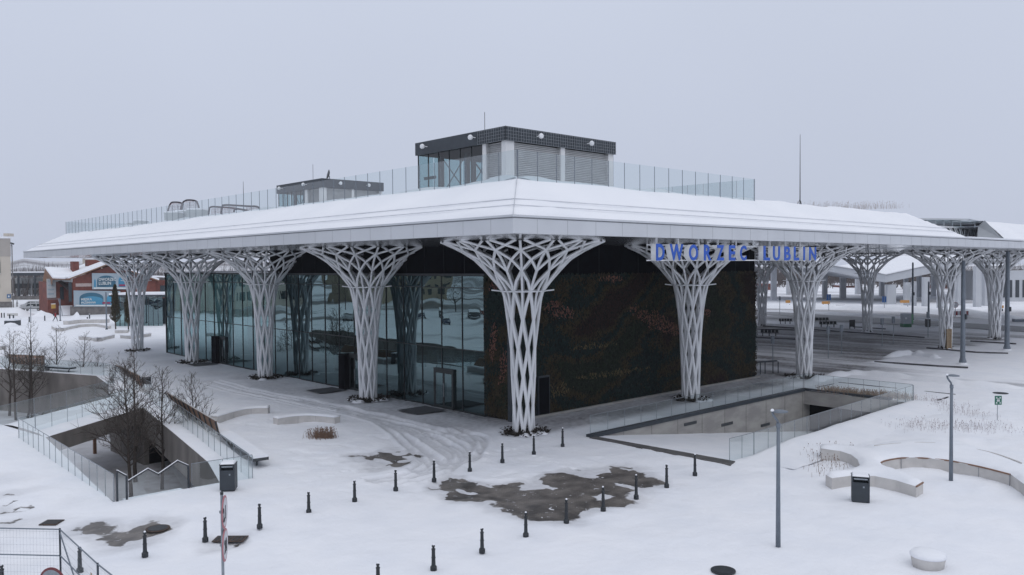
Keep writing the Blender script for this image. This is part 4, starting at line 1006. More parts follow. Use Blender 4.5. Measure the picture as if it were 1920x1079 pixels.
# timber edge line and recessed foot along the inner seat
inner = [(1651,868),(1660,864),(1690,859),(1730,859),(1780,864),(1840,876),(1895,890)]
ip = catmull([G(*p, z=.46) for p in inner], 5)
ctr = G(1760, 900, .46)
m_ = MB()
for a, c in zip(ip[:-1], ip[1:]):
    o_ = (ctr - a).normalized()*.02; m_.bar(a+o_-OO+Vector((0, 0, .00)), c+o_-OO+Vector((0, 0, .00)), .05, .06)
m_.build('timber_edge', M_wood, rbn)
m_ = MB()
a, c = G(1731, 905, .46), G(1718, 913, .46); m_.bar(a-OO, c-OO, .05, .06); m_.build('timber_edge', M_wood, rbn)
for p in ((1617, 893.5), (1700, 907), (1760, 861), (1690, 859.5), (1835, 875), (1893, 890)):
    a = G(*p, z=.46) - OO; m_ = MB(); m_.box((a.x-.012, a.y-.012, -.05), (a.x+.012, a.y+.012, .45)); m_.build('joint', M_joint, rbn)
rs2 = thing('round_concrete_seat', 'low rounded concrete seat under snow near the bottom right corner', 'seat', G(1740, 1062))
MB().lathe([(.44, -.05), (.50, .30), (.50, .34)], (0, 0, 0), 28).build('body', M_bench, rs2, True)
MB().lathe([(.52, .32), (.53, .38), (.46, .46), (.25, .50), (.02, .51)], (0, 0, 0), 28).build('snow_cover', M_snow, rs2, True)
for arc_ in ([(1640,838.5),(1680,834.5),(1733,832.5),(1790,836),(1815,840)], [(1830,845),(1865,853),(1900,865),(1915,871)]):
    ap = catmull([G(*p, z=.60) for p in arc_], 5); m_ = MB()
    for a, c in zip(ap[:-1], ap[1:]): m_.bar(a-OO, c-OO, .07, .16)
    m_.build('inner_rim', M_bench, rbn)
m_ = MB()
for a, c in zip(ip[:-1], ip[1:]):
    o_ = (ctr - a).normalized()*-.05; o2 = (ctr - c).normalized()*-.05; a2, c2 = a+o_-OO, c+o2-OO; m_.add([(a2.x, a2.y, .0), (c2.x, c2.y, .0), (c2.x+ (ctr-c).normalized().x*.052, c2.y+(ctr-c).normalized().y*.052, .20), (a2.x+(ctr-a).normalized().x*.052, a2.y+(ctr-a).normalized().y*.052, .20)], [(0, 1, 2, 3)])
m_.build('seat_recess', M_conc, rbn)
# small street lids and drains
def lid(name, px, py, rx, label, m=None, sq=False):
    t = thing(name, label, 'drain' if sq else 'manhole cover', G(px, py) + Vector((0, 0, .0)))
    mb = MB()
    if sq: mb.obox(-U*rx - V*.3 + Vector((0, 0, .01)), U*2*rx, V*.6, (0, 0, .03))
    else: mb.lathe([(rx, 0), (rx, .035), (.01, .035)], (0, 0, 0), 24)
    mb.build('lid', m or mat('rusty_iron_lid', (.085, .055, .042), .8, col2=(.045, .035, .03), scale=6), t)
    r_ = MB()
    if sq:
        for k in range(7): r_.obox(-U*rx*.85 + U*rx*.26*k - V*.24 + Vector((0, 0, .041)), U*.05, V*.48, (0, 0, .008))
    else:
        r_.lathe([(rx*.8, .036), (rx*.8, .045), (rx*.74, .045)], (0, 0, 0), 24)
    r_.build('grate', M_iron, t)
lid('manhole_cover', 296, 992, .42, 'round rusty manhole cover in the small wet patch at lower left')
lid('manhole_cover', 1356, 1071, .38, 'dark round manhole cover at the bottom edge right of centre', M_iron)
lid('manhole_cover', 1876, 738, .5, 'thin dark manhole cover just behind the green sign', M_iron)
lid('street_drain', 97, 981, .32, 'small dark drain grate above the mesh fence', None, True)
lid('street_drain', 432, 1012, .55, 'rusty drain grate behind the round speed signs', None, True)

# ------------------------------------------------------------------ trees
def bare_tree(name, loc, h_, seed, label, group=None, spread=1.0, dense=1.0, cat='tree', m=None, forked=False):
    r_ = random.Random(seed); t = thing(name, label, cat, loc, 0, group)
    tm = MB(); cm = MB(); m = m or M_bark
    pts = []; x = y = 0.0; lean = (r_.uniform(-.02, .02), r_.uniform(-.02, .02))
    for i in range(11):
        f_ = i/10; pts.append(Vector((x, y, h_*f_))); x += r_.gauss(0, .035) + lean[0]; y += r_.gauss(0, .035) + lean[1]
    r0 = .014*h_ + .015
    tm.tube(pts, [r0*(1-.9*(i/10)**.8) for i in range(11)], 8)
    def branch(p, d, ln, r, lvl):
        k = 4 if lvl < 2 else 3; q = [p.copy()]; dd = d.copy()
        for i in range(k):
            dd = (dd + Vector((r_.gauss(0, .13), r_.gauss(0, .13), .10 if lvl < 2 else .05))).normalized(); q.append(q[-1] + dd*ln/k)
        cm.tube(q, [r*(1-.75*i/k) for i in range(k+1)], 4 if lvl < 2 else 3, False)
        if lvl < 3:
            for _ in range(int((5 if lvl == 1 else 3.6)*dense + r_.random())):
                f_ = r_.uniform(.2, .98)*k; i = min(int(f_), k-1); pp = q[i].lerp(q[i+1], f_-i)
                a = r_.uniform(0, 2*math.pi); side = dd.orthogonal().normalized(); side.rotate(Matrix.Rotation(a, 3, dd))
                nd = (dd*.75 + side*r_.uniform(.4, .8)).normalized()
                branch(pp, nd, ln*r_.uniform(.35, .6), max(.009, r*.55), lvl+1)
    nb = int(30*dense)
    for i in range(nb):
        f_ = .24 + .74*(i/nb); k = f_*10; j = min(int(k), 9); p = pts[j].lerp(pts[j+1], k-j)
        a = i*2.4 + r_.uniform(-.4, .4); up = .55 + .6*f_; d = Vector((math.cos(a), math.sin(a), up)).normalized()
        branch(p, d, h_*spread*(.30*(1-f_)**.7 + .055)*r_.uniform(.8, 1.15), r0*.36*(1.1-f_)+.004, 1)
    tm.build('trunk', m, t, True); cm.build('crown', m, t)
    return t
T_ = [((-17.2, 10.8), 7.7, 1.15, 'tallest bare tree in the near yard, left of the other two trunks'), (None, 7.4, 1.0, 'bare tree with a straight trunk left of the slatted bench'), (None, 7.0, 1.05, 'bare tree in front of the slatted bench, rightmost in the near yard'), (None, 6.4, .9, 'thin bare tree close behind the tallest near yard tree')]
p1, p2, p3, p4 = G(246, 935, FL), G(304, 918, FL), G(365, 905, FL), G(254, 904, FL)
bare_tree('bare_tree', p1, 7.9, 1, T_[0][3], 'bare trees in the sunken yard', 1.15, 1.35)
bare_tree('bare_tree', p2, 7.3, 2, T_[1][3], 'bare trees in the sunken yard', 1.0, 1.0)
bare_tree('bare_tree', p3, 6.6, 3, T_[2][3], 'bare trees in the sunken yard', 1.15, 1.0)
bare_tree('bare_tree', p4, 8.6, 4, T_[3][3], 'bare trees in the sunken yard', .8, .8)
fy = [(18, 780, 620, 'leftmost bare tree in the far yard'), (30, 788, 628, 'second bare tree from the left in the far yard'), (52, 784, 640, 'low bare tree between the second and fourth far yard trees'), (60, 785, 606, 'tallest bare tree in the far yard'), (81, 778, 655, 'short bare tree before the far concrete wall'),
      (107, 768, 612, 'bare tree standing before the left end slab of the far slatted bench'), (156, 766, 626, 'bare tree at the right of the far yard beside the corner wall'), (181, 766, 655, 'small bare tree at the right corner of the far yard')]
for i, (px, py, pt, lb) in enumerate(fy):
    g_ = G(px, py, FL); dep = (g_-CAM).dot(V); bare_tree('bare_tree', g_, (py-pt)*dep/1532, 20+i, lb, 'bare trees in the sunken yard', 1.0, .75)
# play posts in the near yard
for px, py, pt, lb in ((178, 851, 808, 'taller dark timber post standing in the near yard snow'), (153, 829, 815, 'short dark timber post beside the low beam in the near yard')):
    g_ = G(px, py, FL); dep = (g_-CAM).dot(V); h_ = (py-pt)*dep/1532; t = thing('timber_post', lb, 'post', g_); MB().box((-.1, -.1, 0), (.1, .1, h_)).build('post', M_wood, t); MB().box((-.11, -.11, h_), (.11, .11, h_+.06)).build('snow_cap', M_snow, t)
t = thing('timber_beam', 'low dark curved timber beam seat along the near yard floor', 'beam', G(150, 826, FL)); bo = Vector(t.location)
pb = [G(*p, FL) - bo + Vector((0, 0, .55)) for p in ((150, 826), (180, 824), (208, 822), (225, 832), (242, 846), (262, 858))]
pb = catmull(pb, 4); m_ = MB()
for a, c in zip(pb[:-1], pb[1:]): m_.bar(a, c, .4, .22)
m_.build('beam', M_dark, t)
for k in (1, 8, 15): MB().box((pb[k].x-.08, pb[k].y-.08, 0), (pb[k].x+.08, pb[k].y+.08, .5)).build('leg', M_dark, t)
m_ = MB()
for a, c in zip(pb[8:-1], pb[9:]): m_.bar(a+Vector((0, 0, .15)), c+Vector((0, 0, .15)), .34, .08)
m_.build('snow_cover', M_snow, t)
# ------------------------------------------------------------------ dry grass
def tuft(name, pts, n_, h_, label, cat='grass', stuff=False, spread=.45, m=None, seed=0, thin=.008):
    r_ = random.Random(seed); mb = MB(); o = pts[0]
    for _ in range(n_):
        c_ = r_.choice(pts) - o; q = Vector((c_.x + r_.gauss(0, spread), c_.y + r_.gauss(0, spread), 0)); hh_ = h_*r_.uniform(.35, 1.1)
        d = Vector((r_.gauss(0, .18), r_.gauss(0, .18), 1)).normalized(); top = q + d*hh_ ; mid = q + d*hh_*.55
        s_ = U*thin*r_.uniform(.7, 1.3)
        mb.add([q-s_, q+s_, mid+s_*.8, top+s_*.3, top-s_*.3, mid-s_*.8], [(0, 1, 2, 3, 4, 5)])
        if r_.random() < .45: mb.add([top - U*.02, top + U*.02 , top + U*.014 + Vector((0, 0, .05)), top - U*.012 + Vector((0, 0, .055))], [(0, 1, 2, 3)])
    t = mb.build(name, m or M_twig, None, loc=o)
    if stuff: tag(t, label, cat, None, 'stuff')
    else: tag(t, label, cat)
    return t
tuft('dry_grass_tuft', [G(x, 822) for x in (590, 600, 606, 612, 622)], 420, .55, 'round tuft of reddish dry grass in the snow below the short curved bench', spread=.22, seed=1)
tuft('dry_grass', [G(x, y) for x, y in zip(range(1548, 1700, 6), [735+i*.55 for i in range(30)])], 1500, .42, 'dry straw coloured grass above the garage opening', stuff=True, spread=.35, seed=2, m=mat('straw_grass', (.36, .25, .17), .9, col2=(.22, .15, .11), scale=5), thin=.010)
tuft('weeds', [G(1530 + (i*37) % 60, 842 + (i*23) % 50) for i in range(14)], 150, .34, 'thin weeds poking through the snow left of the planter bench', stuff=True, spread=.4, seed=3, thin=.006)
tuft('weeds', [G(1690 + i*7, 800 + 6*math.sin(i) + i*.2) for i in range(28)], 380, .32, 'thin weeds poking through snow behind the curved planter bench', stuff=True, spread=.55, seed=4, m=mat('grey_weeds', (.40, .36, .37), .9, scale=5), thin=.006)
tuft('weeds', [G(1730 + i*7, 750 + i*2.2) for i in range(16)], 300, .3, 'scattered weeds in the snow slope before the green sign', stuff=True, spread=.7, seed=5, m=mat('grey_weeds', (.2, .2, .2)), thin=.006)
tuft('roof_grass', [GD(1490 + i*6, 393 + i*.85, 66) for i in range(32)], 420, .55, 'dry grass growing along the roof ridge behind the snow', stuff=True, spread=.5, seed=6, m=mat('pale_grass', (.42, .38, .36), .9, col2=(.32, .29, .28)), thin=.007)

# ------------------------------------------------------------------ lower left: mesh fence, round signs
M_wire = mat('galvanised_wire', (.33, .35, .38), .5, .4, scale=8)
def mesh_fence(a, c, h_, label, brace=False):
    a = Vector(a); c = Vector(c); t = thing('mesh_fence_panel', label, 'fence', a, 0, 'temporary mesh fence panels'); d = c-a; Ln = d.length; dn = d.normalized(); up = Vector((0, 0, 1))
    for p in (Vector((0, 0, 0)), d): MB().tube([p, p + up*h_], .028, 8).build('post', M_lamp, t)
    for z in (h_-.03, h_*.60, .2): MB().tube([up*z, d + up*z], .019, 8).build('rail', M_lamp, t)
    m_ = MB(); k = int(Ln/.10)
    for i in range(1, k): m_.tube([dn*Ln*i/k + up*.2, dn*Ln*i/k + up*(h_-.03)], .0022, 3, False)
    for i in range(1, int(h_/.2)): m_.tube([up*(.2*i+.1), d + up*(.2*i+.1)], .0022, 3, False)
    m_.build('wire_mesh', M_wire, t)
    MB().box((-.12, -.3, 0), (.12, .3, .12)).build('foot_block', M_bench, t)
    if brace: MB().tube([up*(h_-.12), d*.72 + up*.25], .02, 8).build('brace', M_lamp, t)
    return t
f0, f1, f2, f3 = G(-190, 985, 2), G(112, 991, 2), G(183, 1056, 2), G(262, 1118, 2)
z0v = Vector((0, 0, 2))
mesh_fence(f0-z0v, f1-z0v, 2.0, 'wide wire mesh fence panel at the bottom left corner')
mesh_fence(f1-z0v, f2-z0v, 2.0, 'braced wire mesh fence panel turned towards the viewer', True)
mesh_fence(f2-z0v, f3-z0v, 2.0, 'short mesh fence panel at the bottom edge right of the braced one')
MB()
M_red = mat('faded_red_sign_border', (.42, .16, .18), .5, col2=(.36, .13, .15), scale=5); M_sign = mat('white_sign_face', (.62, .63, .66), .5, scale=3)
def round_sign(parent, c_, n_, rd, txt, flip=False, back=False):
    n_ = Vector(n_).normalized(); x_ = Vector((0, 0, 1)).cross(n_).normalized(); F4 = frame4(c_, x_, (0, 0, 1))
    d = MB().lathe([(rd, -.012), (rd, .008), (rd*.99, .012), (.01, .012)], (0, 0, 0), 36)
    o = d.build('sign_plate', M_red if not back else M_red, parent); o.matrix_local = F4
    o2 = MB().lathe([(rd*.86, .013), (rd*.86, .016), (.01, .016)], (0, 0, 0), 36).build('sign_face', M_sign, o)
    MB().lathe([(rd*.97, -.018), (rd*.97, -.013), (.01, -.013)], (0, 0, 0), 36).build('sign_back', M_galv, o)
    if txt:
        g1 = glyphs(txt, rd*1.15, .004, M_iron, 'lettering', o, Matrix.Translation((-rd*(.30*len(txt)), -rd*.40, .022)), .85, .006)
    return o
sp = G(418, 1066, 2.1); sp.z = 0
t = thing('speed_sign_post', 'pole with two round red rimmed signs seen almost edge on', 'traffic sign', sp)
MB().tube([(0, 0, 0), (0, 0, 3.95)], .035, 10).build('pole', M_galv, t); MB().tube([(0, 0, 3.93), (0, 0, 3.99)], .04, 10).build('cap', M_iron, t)
tocam = (CAM - sp); tocam.z = 0; tocam.normalize(); perp = Vector((tocam.y, -tocam.x, 0))
nrm = -(perp*.985) + tocam*.15
side = Vector((0, 0, 1)).cross(nrm).normalized()
r1 = round_sign(t, Vector((0, 0, 3.50)) + nrm.normalized()*.06, nrm, .40, '2,1'); r2 = round_sign(t, Vector((0, 0, 2.68)) + nrm.normalized()*.06, nrm, .40, '20')
for z in (3.5, 2.68): MB().box((-.05, -.05, z-.03), (.05, .05, z+.03)).build('bracket', M_galv, t)
p = G(101, 1063, 2.3); t = thing('round_sign_post', 'round dark red rimmed sign cut by the bottom edge beside the mesh fence', 'traffic sign', (p.x, p.y, 0))
MB().tube([(0, 0, 0), (0, 0, 2.25)], .03, 8).build('pole', M_galv, t)
MR0 = M_red; M_red = mat('dark_red_sign_border', (.16, .03, .035), .5, scale=5); MS0 = M_sign; M_sign = M_galv
n_ = (CAM - p); n_.z = 0; n_.normalize(); n_ = (n_ + Vector((n_.y, -n_.x, 0))*1.0).normalized()
round_sign(t, Vector((0, 0, 1.9)) + n_*.05, n_, .40, None); M_red, M_sign = MR0, MS0
t = thing('notice_tag', 'small tan tag hanging on the braced mesh fence panel', 'tag', f1.lerp(f2, .82)-Vector((0, 0, .55))); d = (f2-f1).normalized()
MB().obox((0, 0, 0), d*.14, Vector((-d.y, d.x, 0))*.01, (0, 0, .12)).build('card', mat('tan_card', (.42, .33, .24), .8), t)
# green assembly point sign on the right
g_ = G(1870, 789); t = thing('assembly_point_sign', 'small green and white assembly point sign on a thin post in the snow', 'sign', g_)
dep = (g_-CAM).dot(V); mpx = dep/1532
MB().tube([(0, 0, 0), (0, 0, 46*mpx)], .018, 6).build('post', M_galv, t)
a0 = Vector((0, 0, 30*mpx)) - U*5.5*mpx + V*-.03; o = MB().obox(a0, U*13*mpx, V*.02, (0, 0, 17*mpx)).build('sign_plate', mat('green_sign', (.02, .15, .10), .5), t)
ca = a0 + U*6.5*mpx + Vector((0, 0, 8.5*mpx)) - V*.008
MW = mat('sign_white', (.68, .72, .72), .5)
for sx_, sz_ in ((-1, 1), (1, 1), (-1, -1), (1, -1)):
    q = ca + U*sx_*4.4*mpx + Vector((0, 0, sz_*6.0*mpx)); i_ = ca + U*sx_*2.4*mpx + Vector((0, 0, sz_*3.3*mpx))
    m_ = MB(); m_.bar(i_, q, .02, .03); m_.add([q, q - U*sx_*.10, q - Vector((0, 0, sz_*.10))], [(0, 1, 2)]); m_.build('arrow', MW, o)
for k in (-1, 0, 1):
    q = ca + U*k*1.6*mpx; m_ = MB(); m_.obox(q - U*.035 - Vector((0, 0, .08)), U*.07, V*.004, (0, 0, .13)); m_.lathe([(.001, -.03), (.03, 0), (.001, .03)], tuple(q + Vector((0, 0, .09))), 8); m_.build('figure', MW, o)

# ------------------------------------------------------------------ second roof block with the rooflight between
mb = MB(); mb.box((58.0, Y0, ZS-.03), (125, Y0+.3, ZF)); m2_ = bb(mb, 'fascia', M_fascia)
mb = MB(); mb.box((58.0, Y0-.05, ZF+.05), (125, Y0+.3, ZF+.14)); mb.build('gutter', M_fascia, m2_)
mb = MB(); mb.box((46, Y0+2.0, ZS), (125, 44, ZS+.1)); mb.box((58, Y0+.3, ZS), (125, Y0+2.0, ZS+.1)); bb(mb, 'soffit', M_soffit)
mb = MB(); xs2 = [51.6 + .9*i for i in range(82)]; offs = [.1, .25, .5, .75, .78, 1.1, 1.36, 1.39, 1.8, 2.4, 3.0, 3.5, 3.7, 4.5, 8, 16, 30, 53]
for i, x in enumerate(xs2):
    for o_ in offs:
        t = min(o_, 3.6)/3.6; z = 11.53 + 1.95*t + (.07 if o_ > .2 else 0) + (.035 if o_ > .76 else 0) + (.03 if o_ > 1.36 else 0) + .07*noise.noise((x*.25, o_*.3, 11))*min(1, o_)
        
        mb.v.append((x + 5.8*t*max(0, 1-(x-51.6)/30), Y0 + o_, z))
n_ = len(offs)
for i in range(len(xs2)-1):
    for j in range(n_-1): mb.f.append((i*n_+j, (i+1)*n_+j, (i+1)*n_+j+1, i*n_+j+1))
bb(mb, 'roof_snow', M_snow_roof, None, True)
M_grey = mat('grey_roof_panel', (.30, .32, .34), .6, col2=(.26, .275, .295), scale=.6)
mb = MB(); q_ = GX(1832, 451, 52.0); mb.add([(51.5, Y0+.05, 11.5), (57.3, Y0+3.5, 13.66), (57.3, Y0+4.1, 13.1), (52.0, q_.y, 11.45)], [(0, 1, 2, 3)]); mb.add([(57.4, Y0+3.6, 13.5), (57.5, Y0+3.6, 13.5), (57.5, 40, 13.5), (57.4, 40, 13.5)], [(0, 1, 2, 3)]); bb(mb, 'rooflight_wall', M_grey)
rl = MB(); zt = 13.85
pa_, pb_, pc_ = G(1722, 411, zt), G(1817, 412, zt), Vector((57.6, -5.4, 13.55))
rl.add([pa_, pb_, pc_, (58, 2.5, 13.9), (51, 2.5, 13.9)] + [tuple(Vector(p) - Vector((0, 0, .12))) for p in (pa_, pb_, pc_, (58, 2.5, 13.9), (51, 2.5, 13.9))], [(0, 1, 2, 3, 4), (9, 8, 7, 6, 5), (0, 5, 6, 1), (1, 6, 7, 2), (2, 7, 8, 3), (4, 9, 5, 0)])
rlo = bb(rl, 'rooflight_frame', M_glass_rail_dusty)
MB().bar(pa_, pb_, .3, .16).bar(pb_, pc_, .3, .16).build('rim', M_fascia, rlo)
m_ = MB()
for k in range(7):
    p = pa_.lerp(pb_, k/6) if k < 6 else pb_.lerp(pc_, .5); m_.bar(p - Vector((0, 0, .12)), p - Vector((0, 0, .75)), .10)
    m_.bar(p - Vector((0, 0, .2)), p + Vector((1.2, 6, -.25)), .09, .28)
m_.bar(pa_ - Vector((0, 0, .75)), pb_ - Vector((0, 0, .75)), .14); m_.bar(pb_ - Vector((0, 0, .75)), pc_ - Vector((0, 0, .45)), .14)
m_.build('rafter', M_fascia, rlo)
m_ = MB(); m_.box((43.2, 4.0, 11.2), (57.2, 4.2, 13.75)); m_.build('panel', M_fascia, rlo)  # extra pale panel added at the back to lighten the dark rooflight gap
m_ = MB(); ta, tb = GY(1738, 424, -3.4), GY(1845, 430, -3.4); ba, bb_ = GY(1772, 450, -3.8), GY(1836, 450, -3.8)
m_.bar(ta, tb, .16); k = 11
for i in range(k):
    m_.bar(ba.lerp(bb_, (i+.2)/k), ta.lerp(tb, (i+.9)/k), .07); m_.bar(ba.lerp(bb_, (i+.2)/k), ta.lerp(tb, (i+.15)/k), .05)
m_.build('truss', M_white, rlo)
m_ = MB(); sh_ = Vector((.5, .8, 0)); m_.add([ta+sh_, tb+sh_, bb_+sh_, ba+sh_], [(0, 1, 2, 3)]); m_.add([pa_+Vector((1, 4, -.1)), pb_+Vector((1, 4, -.1)), pb_+Vector((1, 4, -1.2)), pa_+Vector((1, 4, -1.2))], [(0, 1, 2, 3)])
m_.build('panel', mat('dark_grey_panel', (.34, .35, .37), .5), rlo)

# ------------------------------------------------------------------ bus station in the distance: folded white canopy on pillars
M_far_white = mat('distant_white_paint', (.52, .54, .57), .6, col2=(.46, .48, .51), scale=.3)
cn = thing('bus_station_canopy', 'white folded bus station canopy with snow on top, seen under the hall roof', 'canopy', (160, 46, 0)); CO = Vector((160, 46, 0))
E_ = [(1395, 478, 205), (1547, 496.5, 198), (1661, 516, 186), (1738, 499, 196), (1800, 487, 203), (1960, 470, 212)]
top = [GD(px, py, d) for px, py, d in E_]; bot = []
for (px, py, d), h_ in zip(E_, (1.2, 1.4, 1.7, 2.0, 1.6, 1.3)): bot.append(GD(px, py, d) - Vector((0, 0, h_)))
bk = [p + V*42 + Vector((0, 0, .6)) for p in top]
mb = MB(); mb.v = [tuple(p - CO) for p in top + bot]; n_ = len(top); mb.f = [(i, i+1, n_+i+1, n_+i) for i in range(n_-1)]; mb.build('fascia', M_far_white, cn)
mb = MB(); mb.v = [tuple(p - CO + Vector((0, 0, .25))) for p in top + bk] + [tuple(p - CO + Vector((0, 0, .02))) for p in top]; mb.f = [(i, i+1, n_+i+1, n_+i) for i in range(n_-1)] + [(2*n_+i, 2*n_+i+1, i+1, i) for i in range(n_-1)]; mb.build('roof_snow', M_snow_roof, cn)
mb = MB(); mb.v = [tuple(p - CO) for p in bot] + [tuple(p - CO - Vector((0, 0, 1.0))) for p in bk]; mb.f = [(i, n_+i, n_+i+1, i+1) for i in range(n_-1)]; mb.build('soffit', M_far_white, cn)
m_ = MB()
for i in range(n_-1):
    a, c = top[i]-CO, top[i+1]-CO; m_.bar(a - V*.05, c - V*.05, .3, .12)
m_.build('roof_edge', M_joint, cn)
pill = [(1452, 563, 1.3, 486), (1548, 560, 1.1, 500), (1582, 560, 1.4, 502), (1634, 563, 1.1, 512), (1672, 571, 2.0, 534), (1703, 573, 1.1, 530), (1716, 574, .6, 528), (1738, 575, 1.2, 520), (1766, 578, 1.0, 510), (1800, 573, 1.1, 505), (1835, 576, 1.2, 500), (1850, 574, .9, 496), (1700, 556, 1.0, 520), (1725, 557, .9, 515), (1752, 556, 1.0, 512), (1785, 558, 1.0, 505), (1400, 560, 2, 485), (1610, 552, 1.4, 505), (1655, 556, 1.2, 520), (1480, 553, 1.2, 492), (1512, 553, 1.2, 495)]
for px, py, w_, pt in pill:
    g_ = G(px, py); d = (g_-CAM).dot(V); tp = GD(px, pt, d).z; hh_ = max(3, tp)
    g_ = g_ - CO; m_ = MB(); m_.obox(g_ - U*w_/2, U*w_, V*1.2, (0, 0, hh_)); m_.build('pillar', M_far_white, cn)
glyphs('21', 1.5, .05, M_iron, 'lettering', cn, frame4(GD(1548, 506, 196.5) - CO, U, (0, 0, 1)), .8, .02)
glyphs('20', 1.2, .05, M_iron, 'lettering', cn, frame4(GD(1536, 504.5, 197) - CO, U, (0, 0, 1)), .8, .02) if False else None
st2 = thing('grey_annex', 'grey terminal wing with tall dark windows under the canopy at the right edge', 'building', G(1868, 566)); AO = Vector(st2.location)
m_ = MB(); m_.obox((0, 0, 0), U*26, V*16, (0, 0, 7.4)); m_.build('wall', M_far_white, st2)
for k in range(9):
    m_ = MB(); m_.obox(U*(1.2+1.7*k) - V*.08 + Vector((0, 0, 1.0)), U*.9, V*.05, (0, 0, 4.2)); m_.build('window', M_anth, st2)
# lighting masts beside the bus lanes
def light_mast(px, py, pt, r, label):
    g_ = G(px, py); d = (g_-CAM).dot(V); h_ = (py-pt)*d/1532; t = thing('light_mast', label, 'mast', g_, 0, 'grey masts beside the bus lanes')
    MB().lathe([(r*1.5, 0), (r*1.45, .25), (r*1.05, .6), (r, .8), (r*.78, h_*.98), (r*.4, h_)], (0, 0, 0), 16).build('pole', M_lamp, t, True)
    MB().lathe([(r*2.4, -.02), (r*1.6, .10), (r*1.45, .16)], (0, 0, 0), 12).build('snow_lump', M_snow, t)
    MB().box((-.12, -r-.12, 4.2), (.12, -r+.02, 4.7)).build('control_box', M_anth, t)
light_mast(1805, 683, 488, .22, 'thick grey mast in the snow island, left of the pair at right')
light_mast(1888, 657, 470, .25, 'thick grey mast nearest the right edge of the photo')
light_mast(1711, 602, 492, .17, 'slimmer grey mast rising behind the green kiosk')
light_mast(1741, 600, 528, .16, 'pale slim mast between the kiosk mast and the crate stack')
light_mast(1622, 580, 470, .06, 'very thin mast behind the lattice columns beyond the lanes')
def spos(px, py):
    g_ = G(px, py); return g_, (g_-CAM).dot(V)/1532
# stop posts with small boards
for px, py, pt, bx, lb in ((1449, 680, 630, 1, 'stop post with a pale board close to the end of the planted wall'), (1553, 672, 612, 1, 'stop post standing right of the third lattice column, left of two'), (1578, 665, 609, 1, 'stop post standing right of the third lattice column, right of two'),
                           (1654, 650, 597, 1, 'stop post left of the green kiosk, left of two'), (1675, 645, 594, 1, 'stop post left of the green kiosk, right of two'), (1740, 633, 585, 1, 'stop post in front of the small dark bin'),
                           (1554, 583, 552, 2, 'post with a round blue sign beyond the snowy lanes'), (1658, 583, 556, 2, 'post with a blue sign before the big canopy pillar'), (1462, 590, 556, 1, 'post with small dark board in the far snow, leftmost')):
    g_, s_ = spos(px, py); h_ = (py-pt)*s_; t = thing('stop_post', lb, 'sign post', g_); MB().tube([(0, 0, 0), (0, 0, h_)], .05, 6).build('post', M_galv, t)
    if bx == 1: m_ = MB(); m_.obox(Vector((0, 0, h_-.75)) - U*.16, U*.32, V*.12, (0, 0, .75)); m_.build('board', M_lamp, t)
    else: m_ = MB(); m_.obox(Vector((0, 0, h_-1.2)) - U*.42, U*.84, V*.06, (0, 0, 1.2)); m_.build('sign_plate', mat('blue_sign', (.02, .10, .30), .5), t)
for px0, px1, pt, pb, lb in ((1428, 1462, 623, 631, 'black row of waiting seats nearest the planted wall end'), (1462, 1487, 602, 608, 'black row of waiting seats behind the third lattice column, left side'), (1525, 1556, 600, 606, 'black row of waiting seats right of the third lattice column, farther'), (1538, 1571, 607, 614, 'black row of waiting seats right of the third lattice column, nearer')):
    g_, s_ = spos(px0, pb); w_ = (px1-px0)*s_; t = thing('seat_row', lb, 'bench', g_, 0, 'black seat rows along the bus lanes'); d_ = (G(px1, pb) - g_)
    m_ = MB(); k = 5
    for i in range(k):
        o_ = d_*(i/k); m_.obox(o_ + d_*.01 + Vector((0, 0, .42)), d_*(.17), V*.45, (0, 0, .05)); m_.obox(o_ + d_*.01 + V*.42 + Vector((0, 0, .45)), d_*.17, V*.05, (0, 0, .4))
    m_.build('seat', M_iron, t); m_ = MB()
    for i in range(3): m_.obox(d_*(.08+.36*i) + V*.1, d_*.02, V*.3, (0, 0, .42))
    m_.build('leg', M_iron, t)
g_ = Vector((30.9, 5.6, 0)); t = thing('standing_rail_bench', 'dark high bench frame standing just beyond the end of the planted wall', 'bench', g_); e1 = G(1457, 699) - G(1422, 702); g_ = G(1424, 703); t.location = g_
m_ = MB(); m_.obox(-U*.3 - V*.1 + Vector((0, 0, 1.02)), e1*1.0 + U*.2, V*.45, (0, 0, .10)); m_.build('top', M_anth, t)
for k in (0.03, .28, .70, .98):
    m_ = MB(); m_.obox(e1*k, U*.07, V*.07, (0, 0, 1.02)); m_.build('leg', M_anth, t)
g_, s_ = spos(1598, 617); t = thing('notice_board', 'black two legged notice board standing left of a distant lattice column', 'notice board', g_)
m_ = MB(); m_.obox(-U*5*s_ + Vector((0, 0, .3)), U*10*s_, V*.12, (0, 0, 13*s_)); m_.build('board', M_iron, t)
for a in (-5, 4): m_ = MB(); m_.obox(U*a*s_, U*.1, V*.1, (0, 0, 17*s_)); m_.build('leg', M_iron, t)
g_, s_ = spos(1703, 614); t = thing('green_kiosk', 'small grey machine with green base and green flank beside the bus lanes', 'vending machine', g_)
m_ = MB(); m_.obox(-U*9*s_ + Vector((0, 0, 6*s_)), U*15*s_, V*1.0, (0, 0, 19*s_)); m_.build('body', M_galv, t)
m_ = MB(); m_.obox(-U*9.3*s_ - V*.04, U*15.6*s_, V*1.1, (0, 0, 6.5*s_)); m_.build('base', mat('kiosk_green', (.02, .14, .06), .5), t)
m_ = MB(); m_.obox(U*6.1*s_ - V*.02 + Vector((0, 0, 6.5*s_)), U*3.2*s_, V*1.0, (0, 0, 18*s_)); m_.build('side_panel', mat('light_green_panel', (.10, .30, .14), .5), t)
m_ = MB(); m_.obox(-U*9*s_ + Vector((0, 0, 25*s_)), U*15*s_, V*1.0, (0, 0, .1)); m_.build('snow_cap', M_snow, t)
